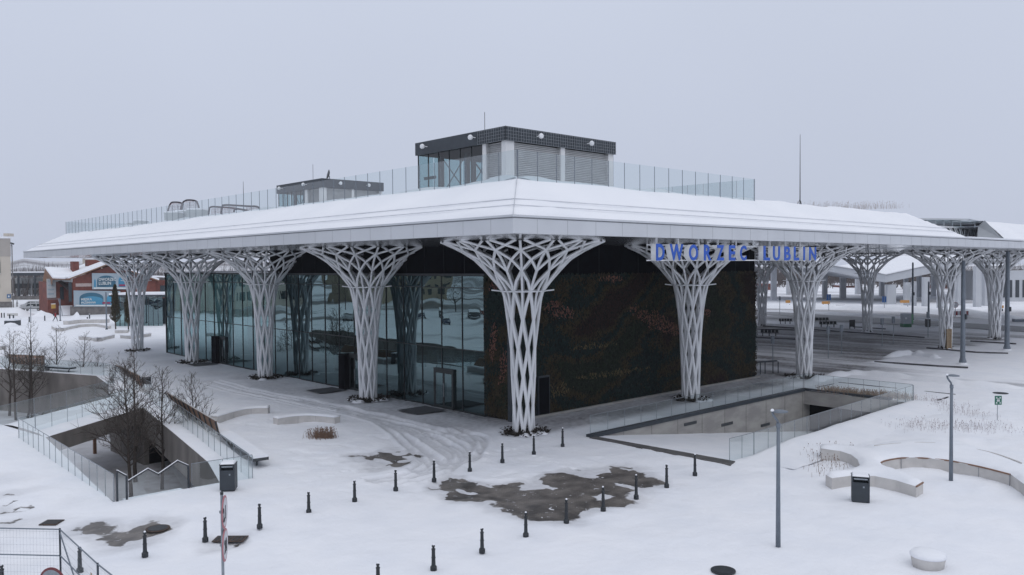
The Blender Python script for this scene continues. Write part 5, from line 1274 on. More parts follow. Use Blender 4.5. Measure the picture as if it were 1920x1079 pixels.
m_ = MB(); m_.obox(-U*6*s_ - V*.03 + Vector((0, 0, 15*s_)), U*3.5*s_, V*.03, (0, 0, 3.5*s_)); m_.build('screen', M_sign, t)
g_, s_ = spos(1741, 614); t = thing('litter_bin', 'small dark bin on the snow between kiosk and crate stack', 'litter bin', g_)
m_ = MB(); m_.obox(-U*3.8*s_ + Vector((0, 0, .1)), U*7.6*s_, V*.5, (0, 0, 14*s_)); m_.build('body', M_iron, t); m_ = MB(); m_.obox(-U*3.2*s_, U*6.4*s_, V*.45, (0, 0, .1)); m_.build('plinth', M_iron, t); m_ = MB(); m_.obox(-U*3.9*s_ + Vector((0, 0, .1+14*s_)), U*7.8*s_, V*.5, (0, 0, .12)); m_.build('snow_cap', M_snow, t)
g_, s_ = spos(1780, 655); t = thing('crate_stack', 'tall tan wooden crate stack at the foot of a lattice column', 'crate', g_)
M_tan = mat('tan_plywood', (.38, .29, .19), .8, col2=(.30, .22, .14), scale=4)
for k in range(6):
    m_ = MB(); m_.obox(-U*4.6*s_ + Vector((0, 0, k*6.3*s_)), U*9.2*s_, V*.6, (0, 0, 6.0*s_)); m_.build('crate', M_tan, t)
m_ = MB(); m_.obox(U*1.2*s_ - V*.02, U*.6*s_, V*.02, (0, 0, 37*s_)); m_.build('strap', M_wood, t)
g_, s_ = spos(1791, 594); t = thing('road_sign', 'round red rimmed road sign beyond the lanes near the crate stack', 'traffic sign', g_)
MB().tube([(0, 0, 0), (0, 0, 27*s_)], .06, 6).build('post', M_galv, t); round_sign(t, Vector((0, 0, 22*s_)) - V*.1, -V, 5.4*s_, None)
g_, s_ = spos(1785, 595); t = thing('road_barrier', 'red and white striped barrier boards in the snow beyond the lanes', 'barrier', g_)
m_ = MB(); m_.obox(-V*0 + Vector((0, 0, .3)), U*32*s_, V*.1, (0, 0, 8*s_)); m_.build('board', M_sign, t)
for k in (0, 7, 15, 27): m_ = MB(); m_.obox(U*k*s_ - V*.02 + Vector((0, 0, .31)), U*3.4*s_, V*.02, (0, 0, 7.8*s_)); m_.build('stripe', mat('barrier_red', (.25, .02, .03), .5), t)
for k in (2, 28): m_ = MB(); m_.obox(U*k*s_, U*.1, V*.3, (0, 0, .3)); m_.build('leg', M_iron, t)
M_or = mat('orange_board', (.55, .27, .07), .6)
for px, py, pt, w_, lb in ((1478, 575, 566, 8, 'small orange board on the snow left of the third lattice column'), (1549, 575, 568, 14, 'orange board lying on a stand near the round blue sign'), (1697, 578, 566, 16, 'orange sand box lid board right of the big canopy pillar'), (1876, 584, 576, 12, 'orange board between the two rightmost poles')):
    g_, s_ = spos(px, py); t = thing('orange_board', lb, 'board', g_, 0, 'orange boards in the far snow'); m_ = MB(); m_.obox(-U*w_/2*s_ + Vector((0, 0, (py-pt-5)*s_+.3)), U*w_*s_, V*.4, (0, 0, 5*s_)); m_.build('panel', M_or, t)
    for a in (-.4, .3): m_ = MB(); m_.obox(U*a*w_*s_ , U*.12, V*.2, (0, 0, .5)); m_.build('leg', M_iron, t)
for px, py, w_, h_, lb in ((1577, 577, 15, 4.5, 'grey concrete block in the far snow left of the big canopy pillar'), (1684, 577, 8, 3, 'dark block in the far snow near the orange board'), (1912, 604, 18, 5, 'grey green block in the snow at the right edge'), (1663, 567, 6, 4, 'small dark box beside the big canopy pillar')):
    g_, s_ = spos(px, py); t = thing('concrete_block', lb, 'concrete block', g_); m_ = MB(); m_.obox(-U*w_/2*s_, U*w_*s_, V*.8, (0, 0, h_*s_)); m_.build('block', M_lamp if px > 1600 else M_conc, t); m_ = MB(); m_.obox(-U*w_/2*s_ + Vector((0, 0, h_*s_)), U*w_*s_, V*.8, (0, 0, .12)); m_.build('snow_cap', M_snow, t)
# kerbs
def kerb(a, c, label=None, h_=.14, wd=.25):
    a, c = G(*a), G(*c); m_ = MB(); m_.bar(a + Vector((0, 0, h_/2)), c + Vector((0, 0, h_/2)), wd, h_); o_ = m_.build('kerb', mat('dark_wet_kerb', (.05, .05, .055), .7, col2=(.12, .12, .13), scale=.8)); tag(o_, kind='structure')
kerb((1413, 611), (1733, 634)); kerb((1413, 618), (1490, 620)); kerb((1640, 680), (1760, 688)); kerb((1760, 688), (1815, 691)); kerb((1738, 654), (1830, 662)); kerb((1830, 662), (1890, 664)); kerb((1820, 641), (1905, 646)); kerb((1415, 634), (1500, 638)); kerb((1600, 614), (1660, 618)); kerb((1530, 576), (1800, 584))
# far road strips along the lanes
M_road = mat('wet_asphalt_with_slush', (.13, .135, .145), .55, col2=(.24, .245, .26), scale=.5, stretch=(1, .15, 1), coord='Object')
for q, nm in (([(1413, 590), (1560, 598), (1720, 610), (1900, 622), (1930, 624), (1930, 614), (1900, 612), (1720, 601), (1560, 592), (1413, 583)], 'road'), ([(1413, 596), (1610, 606), (1700, 611), (1700, 606), (1610, 600), (1413, 592)], 'road')):
    P_ = [G(*p).xy for p in q]; c_ = Vector((sum(p.x for p in P_)/len(P_), sum(p.y for p in P_)/len(P_), 0)); m_ = MB(); n_ = len(P_)
    m_.v = [(p.x-c_.x, p.y-c_.y, .06 + (.004 if nm and q[1][0] == 1610 else 0)) for p in P_]; m_.f = [tuple(range(n_))]; o_ = m_.build(nm, M_road, None, loc=c_); tag(o_, kind='structure')
def snow_ridge(pts, wd, h_, seed):
    P_ = catmull([G(*p) for p in pts], 10); r_ = random.Random(seed); m_ = MB(); n_ = len(P_)
    for i, p in enumerate(P_):
        d = (P_[min(i+1, n_-1)] - P_[max(i-1, 0)]).normalized(); s_ = Vector((-d.y, d.x, 0)); e = min(1, i/4, (n_-1-i)/4)
        for k, f_ in ((-1, 0), (-.6, .5), (-.15, .95), (.2, 1), (.65, .45), (1, 0)): m_.v.append(tuple(p + s_*wd*k*(1+.3*noise.noise((i*.7, k, seed))) + Vector((0, 0, max(-.05, h_*f_*e*(1+.5*noise.noise((i*.3, k*.6, seed+.5))) - .03)))))
    for i in range(n_-1):
        for k in range(5): m_.f.append((i*6+k, (i+1)*6+k, (i+1)*6+k+1, i*6+k+1))
    tag(m_.build('snow_bank', M_snow, None, True), kind='structure')
snow_ridge([(1520, 716), (1560, 708), (1612, 703), (1700, 710), (1800, 721), (1930, 731)], .7, .38, 1)
snow_ridge([(1660, 672), (1700, 666), (1730, 668), (1760, 672)], .6, .45, 2)
snow_ridge([(1413, 577), (1500, 579), (1600, 581), (1700, 584), (1800, 592), (1930, 602)], 2.2, 1.0, 3)
snow_ridge([(1413, 584), (1560, 589), (1700, 597), (1800, 606)], .8, .35, 4)

# ------------------------------------------------------------------ far left: houses, cars, platform, people
M_beige = mat('beige_render', (.56, .51, .44), .85, col2=(.50, .455, .395), scale=.25); M_stone = mat('grey_stone_plinth', (.19, .18, .175), .9, col2=(.11, .105, .105), scale=1.2, bump=.3)
M_brick = mat('red_brick', (.20, .062, .045), .85, col2=(.13, .042, .034), scale=.9, bump=.2); M_win = mat('dark_window_glass', (.03, .045, .055), .15, scale=2); M_trim = mat('pale_trim', (.55, .54, .52), .8)
bh = thing('beige_building', 'tall beige rendered building cut by the left edge of the photo', 'building', G(22, 577)); s_ = (Vector(bh.location)-CAM).dot(V)/1532; mU = -U
m_ = MB(); DV = (V*1.0 - U*.70); m_.obox((0, 0, 0), mU*62, DV*14, (0, 0, 130*s_)); m_.build('wall', M_beige, bh)
m_ = MB(); m_.obox(-mU*.1 - V*.12, mU*62, V*.2, (0, 0, 11*s_)); m_.build('plinth', M_stone, bh)
m_ = MB(); m_.obox(-mU*.05 - V*.06 + Vector((0, 0, 96*s_)), mU*62, V*.1, (0, 0, 33.5*s_)); m_.build('upper_band', mat('grey_beige_render', (.42, .39, .36), .85, scale=.3), bh)
m_ = MB(); m_.obox(-mU*.3 - V*.3 + Vector((0, 0, 129.5*s_)), mU*62, DV*14.5, (0, 0, .5)); m_.build('parapet', M_snow, bh)
m_ = MB(); m_.obox(mU*.2 - V*.1 + Vector((0, 0, 130*s_+.5)), mU*1.4, V*2, (0, 0, .7)); m_.build('chimney', M_beige, bh)
for k in range(12):
    u0 = mU*(2.6+4.6*k)
    m_ = MB(); m_.obox(u0 - V*.18 + Vector((0, 0, 64*s_)), mU*2.2, V*.12, (0, 0, 22*s_)); m_.lathe([(.01, 0), (1.1, 0)], (0, 0, 0), 3) if False else None
    wv = m_.build('window', M_win, bh); m_ = MB(); m_.obox(u0 - mU*.2 - V*.26 + Vector((0, 0, 63*s_)), mU*2.6, V*.2, (0, 0, .25)); m_.build('sill', M_trim, wv)
    a_ = MB(); cc = u0 + mU*1.1 - V*.15 + Vector((0, 0, 86*s_)); vs_ = [cc] + [cc + mU*1.1*math.cos(R(a)) + Vector((0, 0, 1.1*math.sin(R(a)))) for a in range(0, 181, 20)]
    a_.add(vs_, [(0, i, i+1) for i in range(1, 10)]); a_.build('arch', M_win, wv)
    cc = u0 + mU*1.1 - V*.14 + Vector((0, 0, 41*s_)); a_ = MB(); vs_ = [cc] + [cc + mU*1.0*math.cos(R(a)) + Vector((0, 0, 1.0*math.sin(R(a)))) for a in range(0, 361, 24)]
    a_.add(vs_, [(0, i, i+1) for i in range(1, 16)]); ow = a_.build('round_window', M_win, bh); a_ = MB(); a_.bar(cc - mU - V*.03, cc + mU - V*.03, .12); a_.bar(cc - V*.03 - Vector((0, 0, 1)), cc - V*.03 + Vector((0, 0, 1)), .12); a_.build('glazing_bar', M_trim, ow)
m_ = MB(); m_.tube([(.3, -.2, 0), (.3, -.2, 118*s_)], .12, 6); m_.build('downpipe', M_stone, bh)
m_ = MB(); m_.bar(U*.1 + Vector((0, 0, 121*s_)), U*.9 + Vector((0, 0, 119*s_)), .35); m_.bar(U*.6 + Vector((0, 0, 121*s_)), U*.2 + Vector((0, 0, 116*s_)), .12); m_.build('gutter_head', M_dark, bh)
bs = thing('blue_plate', 'small blue sign plate on the corner of the beige building', 'sign', Vector(bh.location) + Vector((0, 0, 17.5*s_)) - V*.5); m_ = MB(); m_.obox(mU*-.1, mU*.95, V*.08, (0, 0, 1.0)); m_.build('plate', mat('blue_plate_paint', (.03, .12, .28), .5), bs)
m_ = MB(); m_.obox(mU*.15 - V*.03 + Vector((0, 0, .25)), mU*.4, V*.02, (0, 0, .45)); m_.build('symbol', MW, bs)
# brick house
hs = thing('brick_house', 'red brick house with snowy roofs and two big blue banners', 'house', G(136, 592)); HO = Vector(hs.location); s_ = (HO-CAM).dot(V)/1532
def HP(px, py, dv=0.0):
    """point of the house front: pixel columns become metres along the front"""
    return GY(px, py, HO.y + dv) - HO
EX, EY = Vector((1.30, 0, 0)), Vector((0, 1, 0))
def poly(mb_, pts, back=None):
    mb_.add([tuple(p) for p in pts], [tuple(range(len(pts)))])
m_ = MB(); front_p = [(136, 592), (136, 523), (205, 499), (292, 526), (292, 592)]
m_.add([HP(*p) for p in front_p] + [HP(p[0], p[1], 13) for p in front_p], [(4, 3, 2, 1, 0), (5, 6, 7, 8, 9)] + [(i, (i+1) % 5, (i+1) % 5+5, i+5) for i in range(5)]); m_.build('wall', M_brick, hs)
m_ = MB(); m_.obox(HP(133, 592, -.3), HP(300, 592)-HP(133, 592), EY*.4, (0, 0, 17*s_)); m_.build('plinth', M_stone, hs)
m_ = MB(); m_.obox(HP(292, 592, 1), HP(330, 592)-HP(292, 592), EY*10, (0, 0, 72*s_)); m_.build('wall', M_brick, hs)
m_ = MB(); m_.obox(HP(290, 520, .5), HP(332, 592)-HP(290, 592), EY*11, (0, 0, .35)); m_.build('roof_snow', M_snow, hs)
def roofslab(a, c, d, e_, th, nm, mt):
    m_ = MB(); P_ = [Vector(p) for p in (a, c, d, e_)]; n_ = (P_[1]-P_[0]).cross(P_[3]-P_[0]).normalized(); n_ = n_ if n_.z > 0 else -n_
    m_.add(P_ + [p + n_*th for p in P_], [(0, 3, 2, 1), (4, 5, 6, 7), (0, 1, 5, 4), (1, 2, 6, 5), (2, 3, 7, 6), (3, 0, 4, 7)]); return m_.build(nm, mt, hs)
bkv = EY*14
# left slope and right slope of the main gable, boarded edge under snow
for nm, th, mt, dz in (('roof', .25, M_wood, 0.0), ('roof_snow', .35, M_snow, .27)):
    z_ = Vector((0, 0, dz))
    roofslab(HP(205, 496, -1)+z_, HP(129, 525, -1)+z_, HP(129, 525, -1)+bkv+z_, HP(205, 496, -1)+bkv+z_, th, nm, mt)
    roofslab(HP(205, 496, -1)+z_, HP(298, 528, -1)+z_, HP(298, 528, 13)+z_, HP(205, 496, -1)+bkv+z_, th, nm, mt)
# low wing at the left with its own slope facing the viewer
m_ = MB(); m_.obox(HP(90, 590, 4.5), HP(140, 590)-HP(90, 590), EY*7, (0, 0, 62*s_)); m_.build('wall', M_brick, hs)
wa, wb, wc, wd_ = HP(99, 524.5, 1), HP(132, 526, 1), HP(140, 508, 8), HP(84, 505, 8)
for nm, th, mt, dz in (('roof', .2, M_wood, 0.0), ('roof_snow', .3, M_snow, .22)):
    z_ = Vector((0, 0, dz)); roofslab(wa+z_, wb+z_, wc+z_, wd_+z_, th, nm, mt)
m_ = MB(); m_.add([wd_, wa, HP(96, 545, 6), HP(80, 528, 8)], [(0, 1, 2, 3)]); m_.build('roof', M_wood, hs)
for a, c, t_, b_ in ((137, 149, 490, 508), (165, 191, 486.5, 506)):
    m_ = MB(); m_.obox(HP(a, b_+8, 5), HP(c, b_)-HP(a, b_), EY*2, (0, 0, (b_+8-t_)*s_)); ch_ = m_.build('chimney', M_brick, hs); m_ = MB(); m_.obox(HP(a, t_, 5), HP(c, t_)-HP(a, t_), EY*2, (0, 0, .15)); m_.build('snow_cap', M_snow, ch_)
for a, c, t_, b_ in ((113, 120, 538, 562), (129, 135, 530, 566)):
    m_ = MB(); dv = 4.35 if a < 125 else -.1; m_.obox(HP(a, b_, dv), HP(c, b_)-HP(a, b_), EY*.1, (0, 0, (b_-t_)*s_)); m_.build('window', M_win, hs)
m_ = MB(); m_.obox(HP(301, 558, .85), EX*14*s_, EY*.1, (0, 0, 24*s_)); m_.build('window', M_win, hs)
m_ = MB(); m_.obox(HP(142, 538, -.12), EX*27*s_, EY*.08, (0, 0, 6*s_)); m_.build('name_board', mat('pale_pink_board', (.45, .36, .34), .8), hs)
m_ = MB(); m_.add([HP(108, 528, 4.4), HP(127, 545, 1.5), HP(130, 534, 4.4), HP(115, 526, 4.6), HP(108, 526.5, 4.4), HP(127, 543.5, 1.5)], [(0, 1, 2, 3), (4, 5, 2)]); m_.build('porch_roof', M_stone, hs)
m_ = MB()
for k in range(7): m_.obox(HP(112, 592, 3.2-.45*k), EX*17*s_, EY*.5, (0, 0, 2.0-.28*k))
m_.build('steps', M_snow, hs)
m_ = MB(); m_.tube([HP(109, 560, 3), HP(116, 585, -.5), HP(117, 596, -.6)], .07, 5); m_.tube([HP(88, 561, 3), HP(109, 561, 3)], .05, 5); m_.build('handrail', M_galv, hs)
# banners
M_ban = mat('pale_grey_blue_banner', (.34, .41, .46), .7, col2=(.29, .36, .41), scale=.5); M_bd = mat('deep_teal_print', (.03, .13, .20), .6, col2=(.025, .10, .16), scale=.4); M_bl = mat('bright_blue_print', (.06, .27, .42), .6, col2=(.04, .20, .34), scale=.4); M_mg = mat('magenta_stripe', (.30, .03, .09), .6)
def banner(x0, y0, x1, y1, lines, label, small, arch):
    b_ = thing('banner', label, 'banner', HO); m_ = MB(); m_.obox(HP(x0, y1, -.42), HP(x1, y1)-HP(x0, y1), EY*.04, (0, 0, (y1-y0)*s_)); bo = m_.build('cloth', M_ban, b_)
    def arc(ax0, ax1, ay0, ay1, mt, off):
        pts = [HP(ax0, ay1, -.43-off)]; n_ = 14
        for i in range(n_+1):
            a = math.pi - math.pi*i/n_; pts.append(HP((ax0+ax1)/2 + (ax1-ax0)/2*math.cos(a), ay1-(ay1-ay0)*.55 - (ay1-ay0)*.45*math.sin(a), -.43-off))
        pts.append(HP(ax1, ay1, -.43-off)); q = MB(); q.add(pts, [tuple(range(len(pts)))]); return q.build('printed_arch', mt, bo)
    for a in arch: arc(*a)
    for (txt, tx, ty, th, tw) in lines:
        glyphs(txt, th*s_*1.38, .01, MW, 'lettering', bo, frame4(HP(tx, ty, -.52), EX, (0, 0, 1)), tw, .012)
    m_ = MB(); m_.obox(HP(x0+3, y1-1, -.5), HP(x1-3, y1)-HP(x0+3, y1), EY*.02, (0, 0, 2.6*s_)); m_.build('print_strip', MW, bo)
    m_ = MB(); m_.obox(HP(small[0], small[2], -.5), HP(small[1], small[2])-HP(small[0], small[2]), EY*.02, (0, 0, 3.4*s_)); m_.build('magenta_stripe', M_mg, bo)
banner(173, 512, 245, 543, [('DWORZEC', 185, 527, 5.6, .80), ('LUBLIN', 185, 534.5, 6.2, .80)], 'upper banner with white words DWORZEC LUBLIN on a teal arch', (223.5, 240, 537), [(182, 217, 517, 538.5, M_bd, .0), (222, 245, 517, 538.5, M_bl, .0), (176, 180, 524, 540, M_bl, 0)])
banner(138.5, 545, 226, 575.5, [('MIEJSKA', 152, 564, 4.4, .86), ('PRZEMIANA', 152, 570, 4.0, .86)], 'lower banner with smaller white words MIEJSKA PRZEMIANA on blue', (192, 207, 570), [(149, 194, 549, 572, M_bd, .0), (152, 193, 556, 572, M_bl, .03), (200, 222, 552, 572, M_bl, 0)])
wbn = thing('white_banner', 'pale upright banner hung on the left wing of the brick house', 'banner', HO); m_ = MB(); m_.obox(HP(88, 559, 4.2), EX*12*s_, EY*.05, (0, 0, 36*s_)); bo = m_.build('cloth', mat('white_banner_cloth', (.50, .52, .54), .8), wbn)
for k in range(4): m_ = MB(); m_.obox(HP(90, 553-8*k, 4.15), EX*8*s_, EY*.03, (0, 0, 3*s_)); m_.build('print', M_ban, bo)
yb = thing('yellow_grit_box', 'small yellow box on the wall by the steps of the brick house', 'box', HO + HP(97, 579, .5)); m_ = MB(); m_.obox((0, 0, 0), EX*5*s_, EY*.5, (0, 0, 8*s_)); m_.build('body', mat('yellow_plastic', (.45, .26, .05), .6), yb); m_ = MB(); m_.obox((0, 0, 8*s_), EX*5*s_, EY*.5, (0, 0, .1)); m_.build('lid', M_snow, yb)
# vehicles
M_silver = mat('silver_car_paint', (.42, .43, .44), .35, .3, col2=(.38, .39, .40), scale=1); M_cgl = mat('car_glass', (.03, .04, .045), .1, scale=1); M_tyre = mat('rubber', (.02, .02, .02), .8)
def car(loc, yaw_, label, paint, kind='van', snow=.12, Ln=4.8, group='parked cars'):
    t = thing('parked_car', label, 'car' if kind != 'van' else 'van', loc, yaw_, group); k = Ln/4.6; W_ = .88
    if kind == 'van': prof = [(-2.3, .35), (-2.3, .75), (-2.15, .98), (-1.35, 1.12), (-.65, 1.72), (-.3, 1.84), (1.7, 1.86), (2.2, 1.70), (2.3, 1.0), (2.3, .35)]
    else: prof = [(-2.2, .35), (-2.2, .70), (-2.0, .86), (-1.1, .98), (-.5, 1.36), (-.1, 1.45), (.9, 1.44), (1.5, 1.12), (2.1, 1.0), (2.2, .65), (2.2, .35)]
    n_ = len(prof); m_ = MB(); rows = [(-W_, .0), (-W_*.97, .03), (W_*.97, .03), (W_, .0)]
    for y_, e in ((-W_, .06), (-W_*.9, 0), (W_*.9, 0), (W_, .06)):
        for x_, z_ in prof: m_.v.append((x_*k*(1-e*.3), y_*(1 if z_ < 1.0 else .88), z_*(1-e*.5 if z_ > 1.2 else 1)))
    for r_i in range(3):
        for i in range(n_): m_.f.append((r_i*n_+i, r_i*n_+(i+1) % n_, (r_i+1)*n_+(i+1) % n_, (r_i+1)*n_+i))
    m_.f.append(tuple(range(n_))[::-1]); m_.f.append(tuple(3*n_+i for i in range(n_))); m_.build('body', paint, t)
    zt_ = 1.72 if kind == 'van' else 1.36
    for sd in (-1, 1):
        for a, c in (((-.95, -.1), (.02, .95), (1.05, 1.95)) if kind == 'van' else ((-.75, .1), (.18, .95))):
            m_ = MB(); y_ = sd*W_*.925; m_.add([(a*k, y_, 1.05), (c*k, y_, 1.05), (c*k-.05, y_*.985, zt_-.12), ((a+.35 if a < -.5 else a+.03)*k, y_*.985, zt_-.12)], [(0, 1, 2, 3)]); m_.build('window', M_cgl, t)
        for x_ in (-1.45, 1.4):
            w2 = MB(); w2.tube([(x_*k, sd*(W_-.18), .33), (x_*k, sd*(W_+.02), .33)], .33, 14); wo_ = w2.build('wheel', M_tyre, t); w3 = MB(); w3.tube([(x_*k, sd*(W_+.015), .33), (x_*k, sd*(W_+.03), .33)], .20, 10); w3.build('rim', M_silver, wo_)
        m_ = MB(); m_.box((-2.28*k, sd*.62-.18, .68), (-2.18*k, sd*.62+.18, .84)); m_.build('headlight', M_sign, t)
        m_ = MB(); m_.box((-2.0*k, sd*W_-.015, .52), (2.1*k, sd*W_+.015, .58)); m_.build('side_trim', M_tyre, t)
    ws = MB(); ws.add([(-1.30*k, -.72, 1.14), (-1.30*k, .72, 1.14), (-.70*k, .66, zt_-.05), (-.70*k, -.66, zt_-.05)], [(0, 1, 2, 3)]) if kind == 'van' else ws.add([(-1.06*k, -.7, 1.0), (-1.06*k, .7, 1.0), (-.52*k, .62, 1.34), (-.52*k, -.62, 1.34)], [(0, 1, 2, 3)]); o_ = ws.build('windscreen', M_cgl, t); o_.location = (-.03, 0, .02)
    m_ = MB(); r_ = [(x_, z_) for x_, z_ in prof if z_ > .9]; 
    for x_, z_ in r_:
        for y_ in (-.80, -.3, .3, .80): m_.v.append((x_*k, y_*(.92 if z_ > 1.2 else 1), z_+.02 + (snow if abs(y_) < .5 else snow*.5)))
    for i in range(len(r_)-1):
        for j in range(3): m_.f.append((i*4+j, (i+1)*4+j, (i+1)*4+j+1, i*4+j+1))
    if snow > .05: m_.build('snow_cover', M_snow, t, True)
    return t
g1 = G(62, 583); car(g1, yaw, 'silver van in front, parked left of the brick house', M_silver, 'van', .0, 5.6); car(G(48, 580) + V*3, yaw, 'silver car half hidden behind the silver van', mat('light_silver_paint', (.50, .51, .52), .35, .3), 'van', .06, 5.3)
# train platform with canopy and train
tp = thing('platform_canopy', 'dark platform canopy with snow on top behind the parked vans', 'canopy', G(22, 562)); s_ = (Vector(tp.location)-CAM).dot(V)/1532; T0 = Vector(tp.location)
def TPp(px, py, dv=0): return U*((px-22)*s_) + V*dv + Vector((0, 0, 9.5-(py-506.6)*s_))
m_ = MB(); m_.obox(TPp(10, 518.5), U*95*s_, V*7, (0, 0, 5.5*s_)); m_.build('roof', M_anth, tp); m_ = MB(); m_.obox(TPp(10, 513), U*95*s_, V*7, (0, 0, 2.2*s_)); m_.build('roof_snow', M_snow, tp)
for px in (33, 64, 92): m_ = MB(); m_.obox(TPp(px, 562), U*.5, V*.5, (0, 0, 44*s_)); m_.build('post', M_anth, tp)
m_ = MB(); m_.obox(TPp(0, 563, -2), U*120*s_, V*9, (0, 0, 6*s_)); m_.build('platform', M_stone, tp)
tn = thing('train', 'pale grey train with a dark window band behind the platform', 'train', T0 + V*8 ); m_ = MB(); m_.obox(TPp(0, 556), U*110*s_, V*3, (0, 0, 33*s_)); m_.build('body', mat('pale_train_paint', (.36, .38, .39), .5, scale=.3), tn)
m_ = MB(); m_.obox(TPp(0, 543, -.1), U*110*s_, V*.1, (0, 0, 9*s_)); m_.build('window_band', M_win, tn)
for px in (31, 58): m_ = MB(); m_.obox(TPp(px, 555, -.2), U*.6, V*.1, (0, 0, 30*s_)); m_.build('door_frame', M_sign, tn)
m_ = MB(); m_.obox(TPp(31, 532, -.2), U*27*s_, V*.1, (0, 0, 3*s_)); m_.build('door_frame', M_sign, tn)
# glass lift pavilion behind the fifth column
kp = thing('glass_pavilion', 'low dark glass pavilion with flat snowy roof behind the fifth lattice column', 'pavilion', G(216, 612)); s_ = (Vector(kp.location)-CAM).dot(V)/1532
m_ = MB(); m_.obox(-U*6*s_ - V*.8 + Vector((0, 0, 56*s_)), U*104*s_, V*7.6, (0, 0, .25)); m_.build('roof', M_anth, kp); m_ = MB(); m_.obox(-U*6*s_ - V*.8 + Vector((0, 0, 56*s_+.25)), U*104*s_, V*7.6, (0, 0, .28)); m_.build('roof_snow', M_snow, kp)
for k in range(10):
    m_ = MB(); m_.add([U*(9*k+.3)*s_, U*(9*k+8.6)*s_, U*(9*k+8.6)*s_ + Vector((0, 0, 56*s_)), U*(9*k+.3)*s_ + Vector((0, 0, 56*s_))], [(0, 1, 2, 3)]); m_.build('pane', M_facade, kp)
    m_ = MB(); m_.obox(U*9*k*s_ - U*.06, U*.12, V*.12, (0, 0, 56*s_)); m_.build('post', M_anth, kp)
m_ = MB(); m_.obox(U*2*s_ + V*5, U*86*s_, V*.2, (0, 0, 50*s_)); m_.obox(U*20*s_ + V*2, U*18*s_, V*2.4, (0, 0, 54*s_)); m_.build('inner_wall', M_anth, kp)
# columnar conifers
def thuja(px, py, pt, wpx, seed, label):
    g_, s_ = spos(px, py); t = thing('conifer', label, 'tree', g_, 0, 'brown green conifers by the glass pavilion'); h_ = (py-pt)*s_; r_ = random.Random(seed); m_ = MB(); rw = wpx*s_/2
    MB().tube([(0, 0, 0), (0, 0, h_*.9)], [.10, .03], 6).build('trunk', M_bark, t)
    for _ in range(2600):
        f_ = r_.random()**.8; z_ = h_*(.20 + .80*f_); q = rw*(1-f_)**.55*min(1, .45+f_*3)*(.75+.45*noise.noise((z_*1.1, seed, r_.random()*.3)))*math.sqrt(r_.random()); a = r_.uniform(0, 6.283)
        p = Vector((q*math.cos(a), q*math.sin(a), z_)); d = Vector((math.cos(a)*.5, math.sin(a)*.5, 1)).normalized()*r_.uniform(.18, .42); s2 = d.cross(Vector((r_.gauss(0, 1), r_.gauss(0, 1), 0))).normalized()*r_.uniform(.03, .08)
        m_.add([p-s2, p+s2, p+d], [(0, 1, 2)])
    m_.build('crown', mat('brown_green_conifer', (.075, .058, .030), .9, col2=(.035, .035, .02), scale=3), t)
thuja(217, 622, 536, 24, 1, 'brown green conifer in front of the lower banner'); thuja(241, 622, 545, 20, 2, 'second conifer just left of the fifth lattice column')
# poles and little posts on the left
for px, py, pt, r_, lb in ((200, 618, 548, .11, 'tall grey pole near the long wavy bench'), (113, 602, 560, .10, 'leaning grey pole beside the walking person'), (58, 606, 575, .06, 'thin pole in the far left snow'), (246, 633, 575, .07, 'thin dark pole left of the fifth lattice column')):
    g_, s_ = spos(px, py); t = thing('slim_pole', lb, 'pole', g_); MB().tube([(0, 0, 0), (0, 0, (py-pt)*s_)], r_, 8).build('pole', M_lamp, t); MB().lathe([(r_*1.8, -.02), (r_*1.7, .12), (r_, .2)], (0, 0, 0), 8).build('base', M_anth, t)
pr = None
for i, (px, py) in enumerate(((3, 596), (8, 596), (18, 599), (55, 604), (84, 602), (141, 601), (164, 605), (168, 599), (25, 600), (39, 583))):
    g_, s_ = spos(px, py)
    if pr is None: pr = thing('street_post', 'x', 'post', g_, 0, 'dark posts along the far left street'); MB().box((-.09, -.09, 0), (.09, .09, .95)).build('shaft', M_anth, pr); MB().box((-.10, -.10, .95), (.10, .10, 1.02)).build('snow_cap', M_snow, pr); t = pr
    else: t = dup(pr)
    t.location = g_; t['label'] = ['leftmost dark street post at the photo edge', 'dark street post second from the photo edge', 'dark street post between the pale board and the photo edge', 'dark street post in the open snow before the silver van', 'dark street post left of the walking person', 'dark street post before the pointed snow heap', 'dark street post below the lower banner, nearer one', 'dark street post below the lower banner, farther one', 'dark street post just right of the pale board', 'dark street post behind the street near the beige building'][i]
t = thing('pale_board', 'low pale board on two legs at the far left of the street', 'board', G(13, 599)); s_ = (Vector(t.location)-CAM).dot(V)/1532; m_ = MB(); m_.obox(Vector((0, 0, 6*s_)), U*20*s_, V*.1, (0, 0, 5*s_)); m_.build('panel', M_trim, t)
for k in (5, 12): m_ = MB(); m_.obox(U*k*s_, U*.12, V*.1, (0, 0, 6*s_)); m_.build('leg', M_anth, t)
t = thing('buried_planter', 'dark box half buried in snow below the pale board', 'planter', G(8, 612)); s_ = (Vector(t.location)-CAM).dot(V)/1532; m_ = MB(); m_.obox((0, 0, 0), U*18*s_, V*2, (0, 0, 10*s_)); m_.build('box', M_anth, t); m_ = MB(); m_.obox(U*.1 + Vector((0, 0, 10*s_)), U*18*s_, V*2, (0, 0, .3)); m_.build('snow_cap', M_snow, t)
MB_ = MB(); MB_.lathe([(1.3, 0), (1.2, .5), (.6, .9), (.05, 1.0)], (0, 0, 0), 10); o_ = MB_.build('snow_mound', M_snow, t, True); o_.location = U*1.6 - V*.9 + Vector((0, 0, -.35))
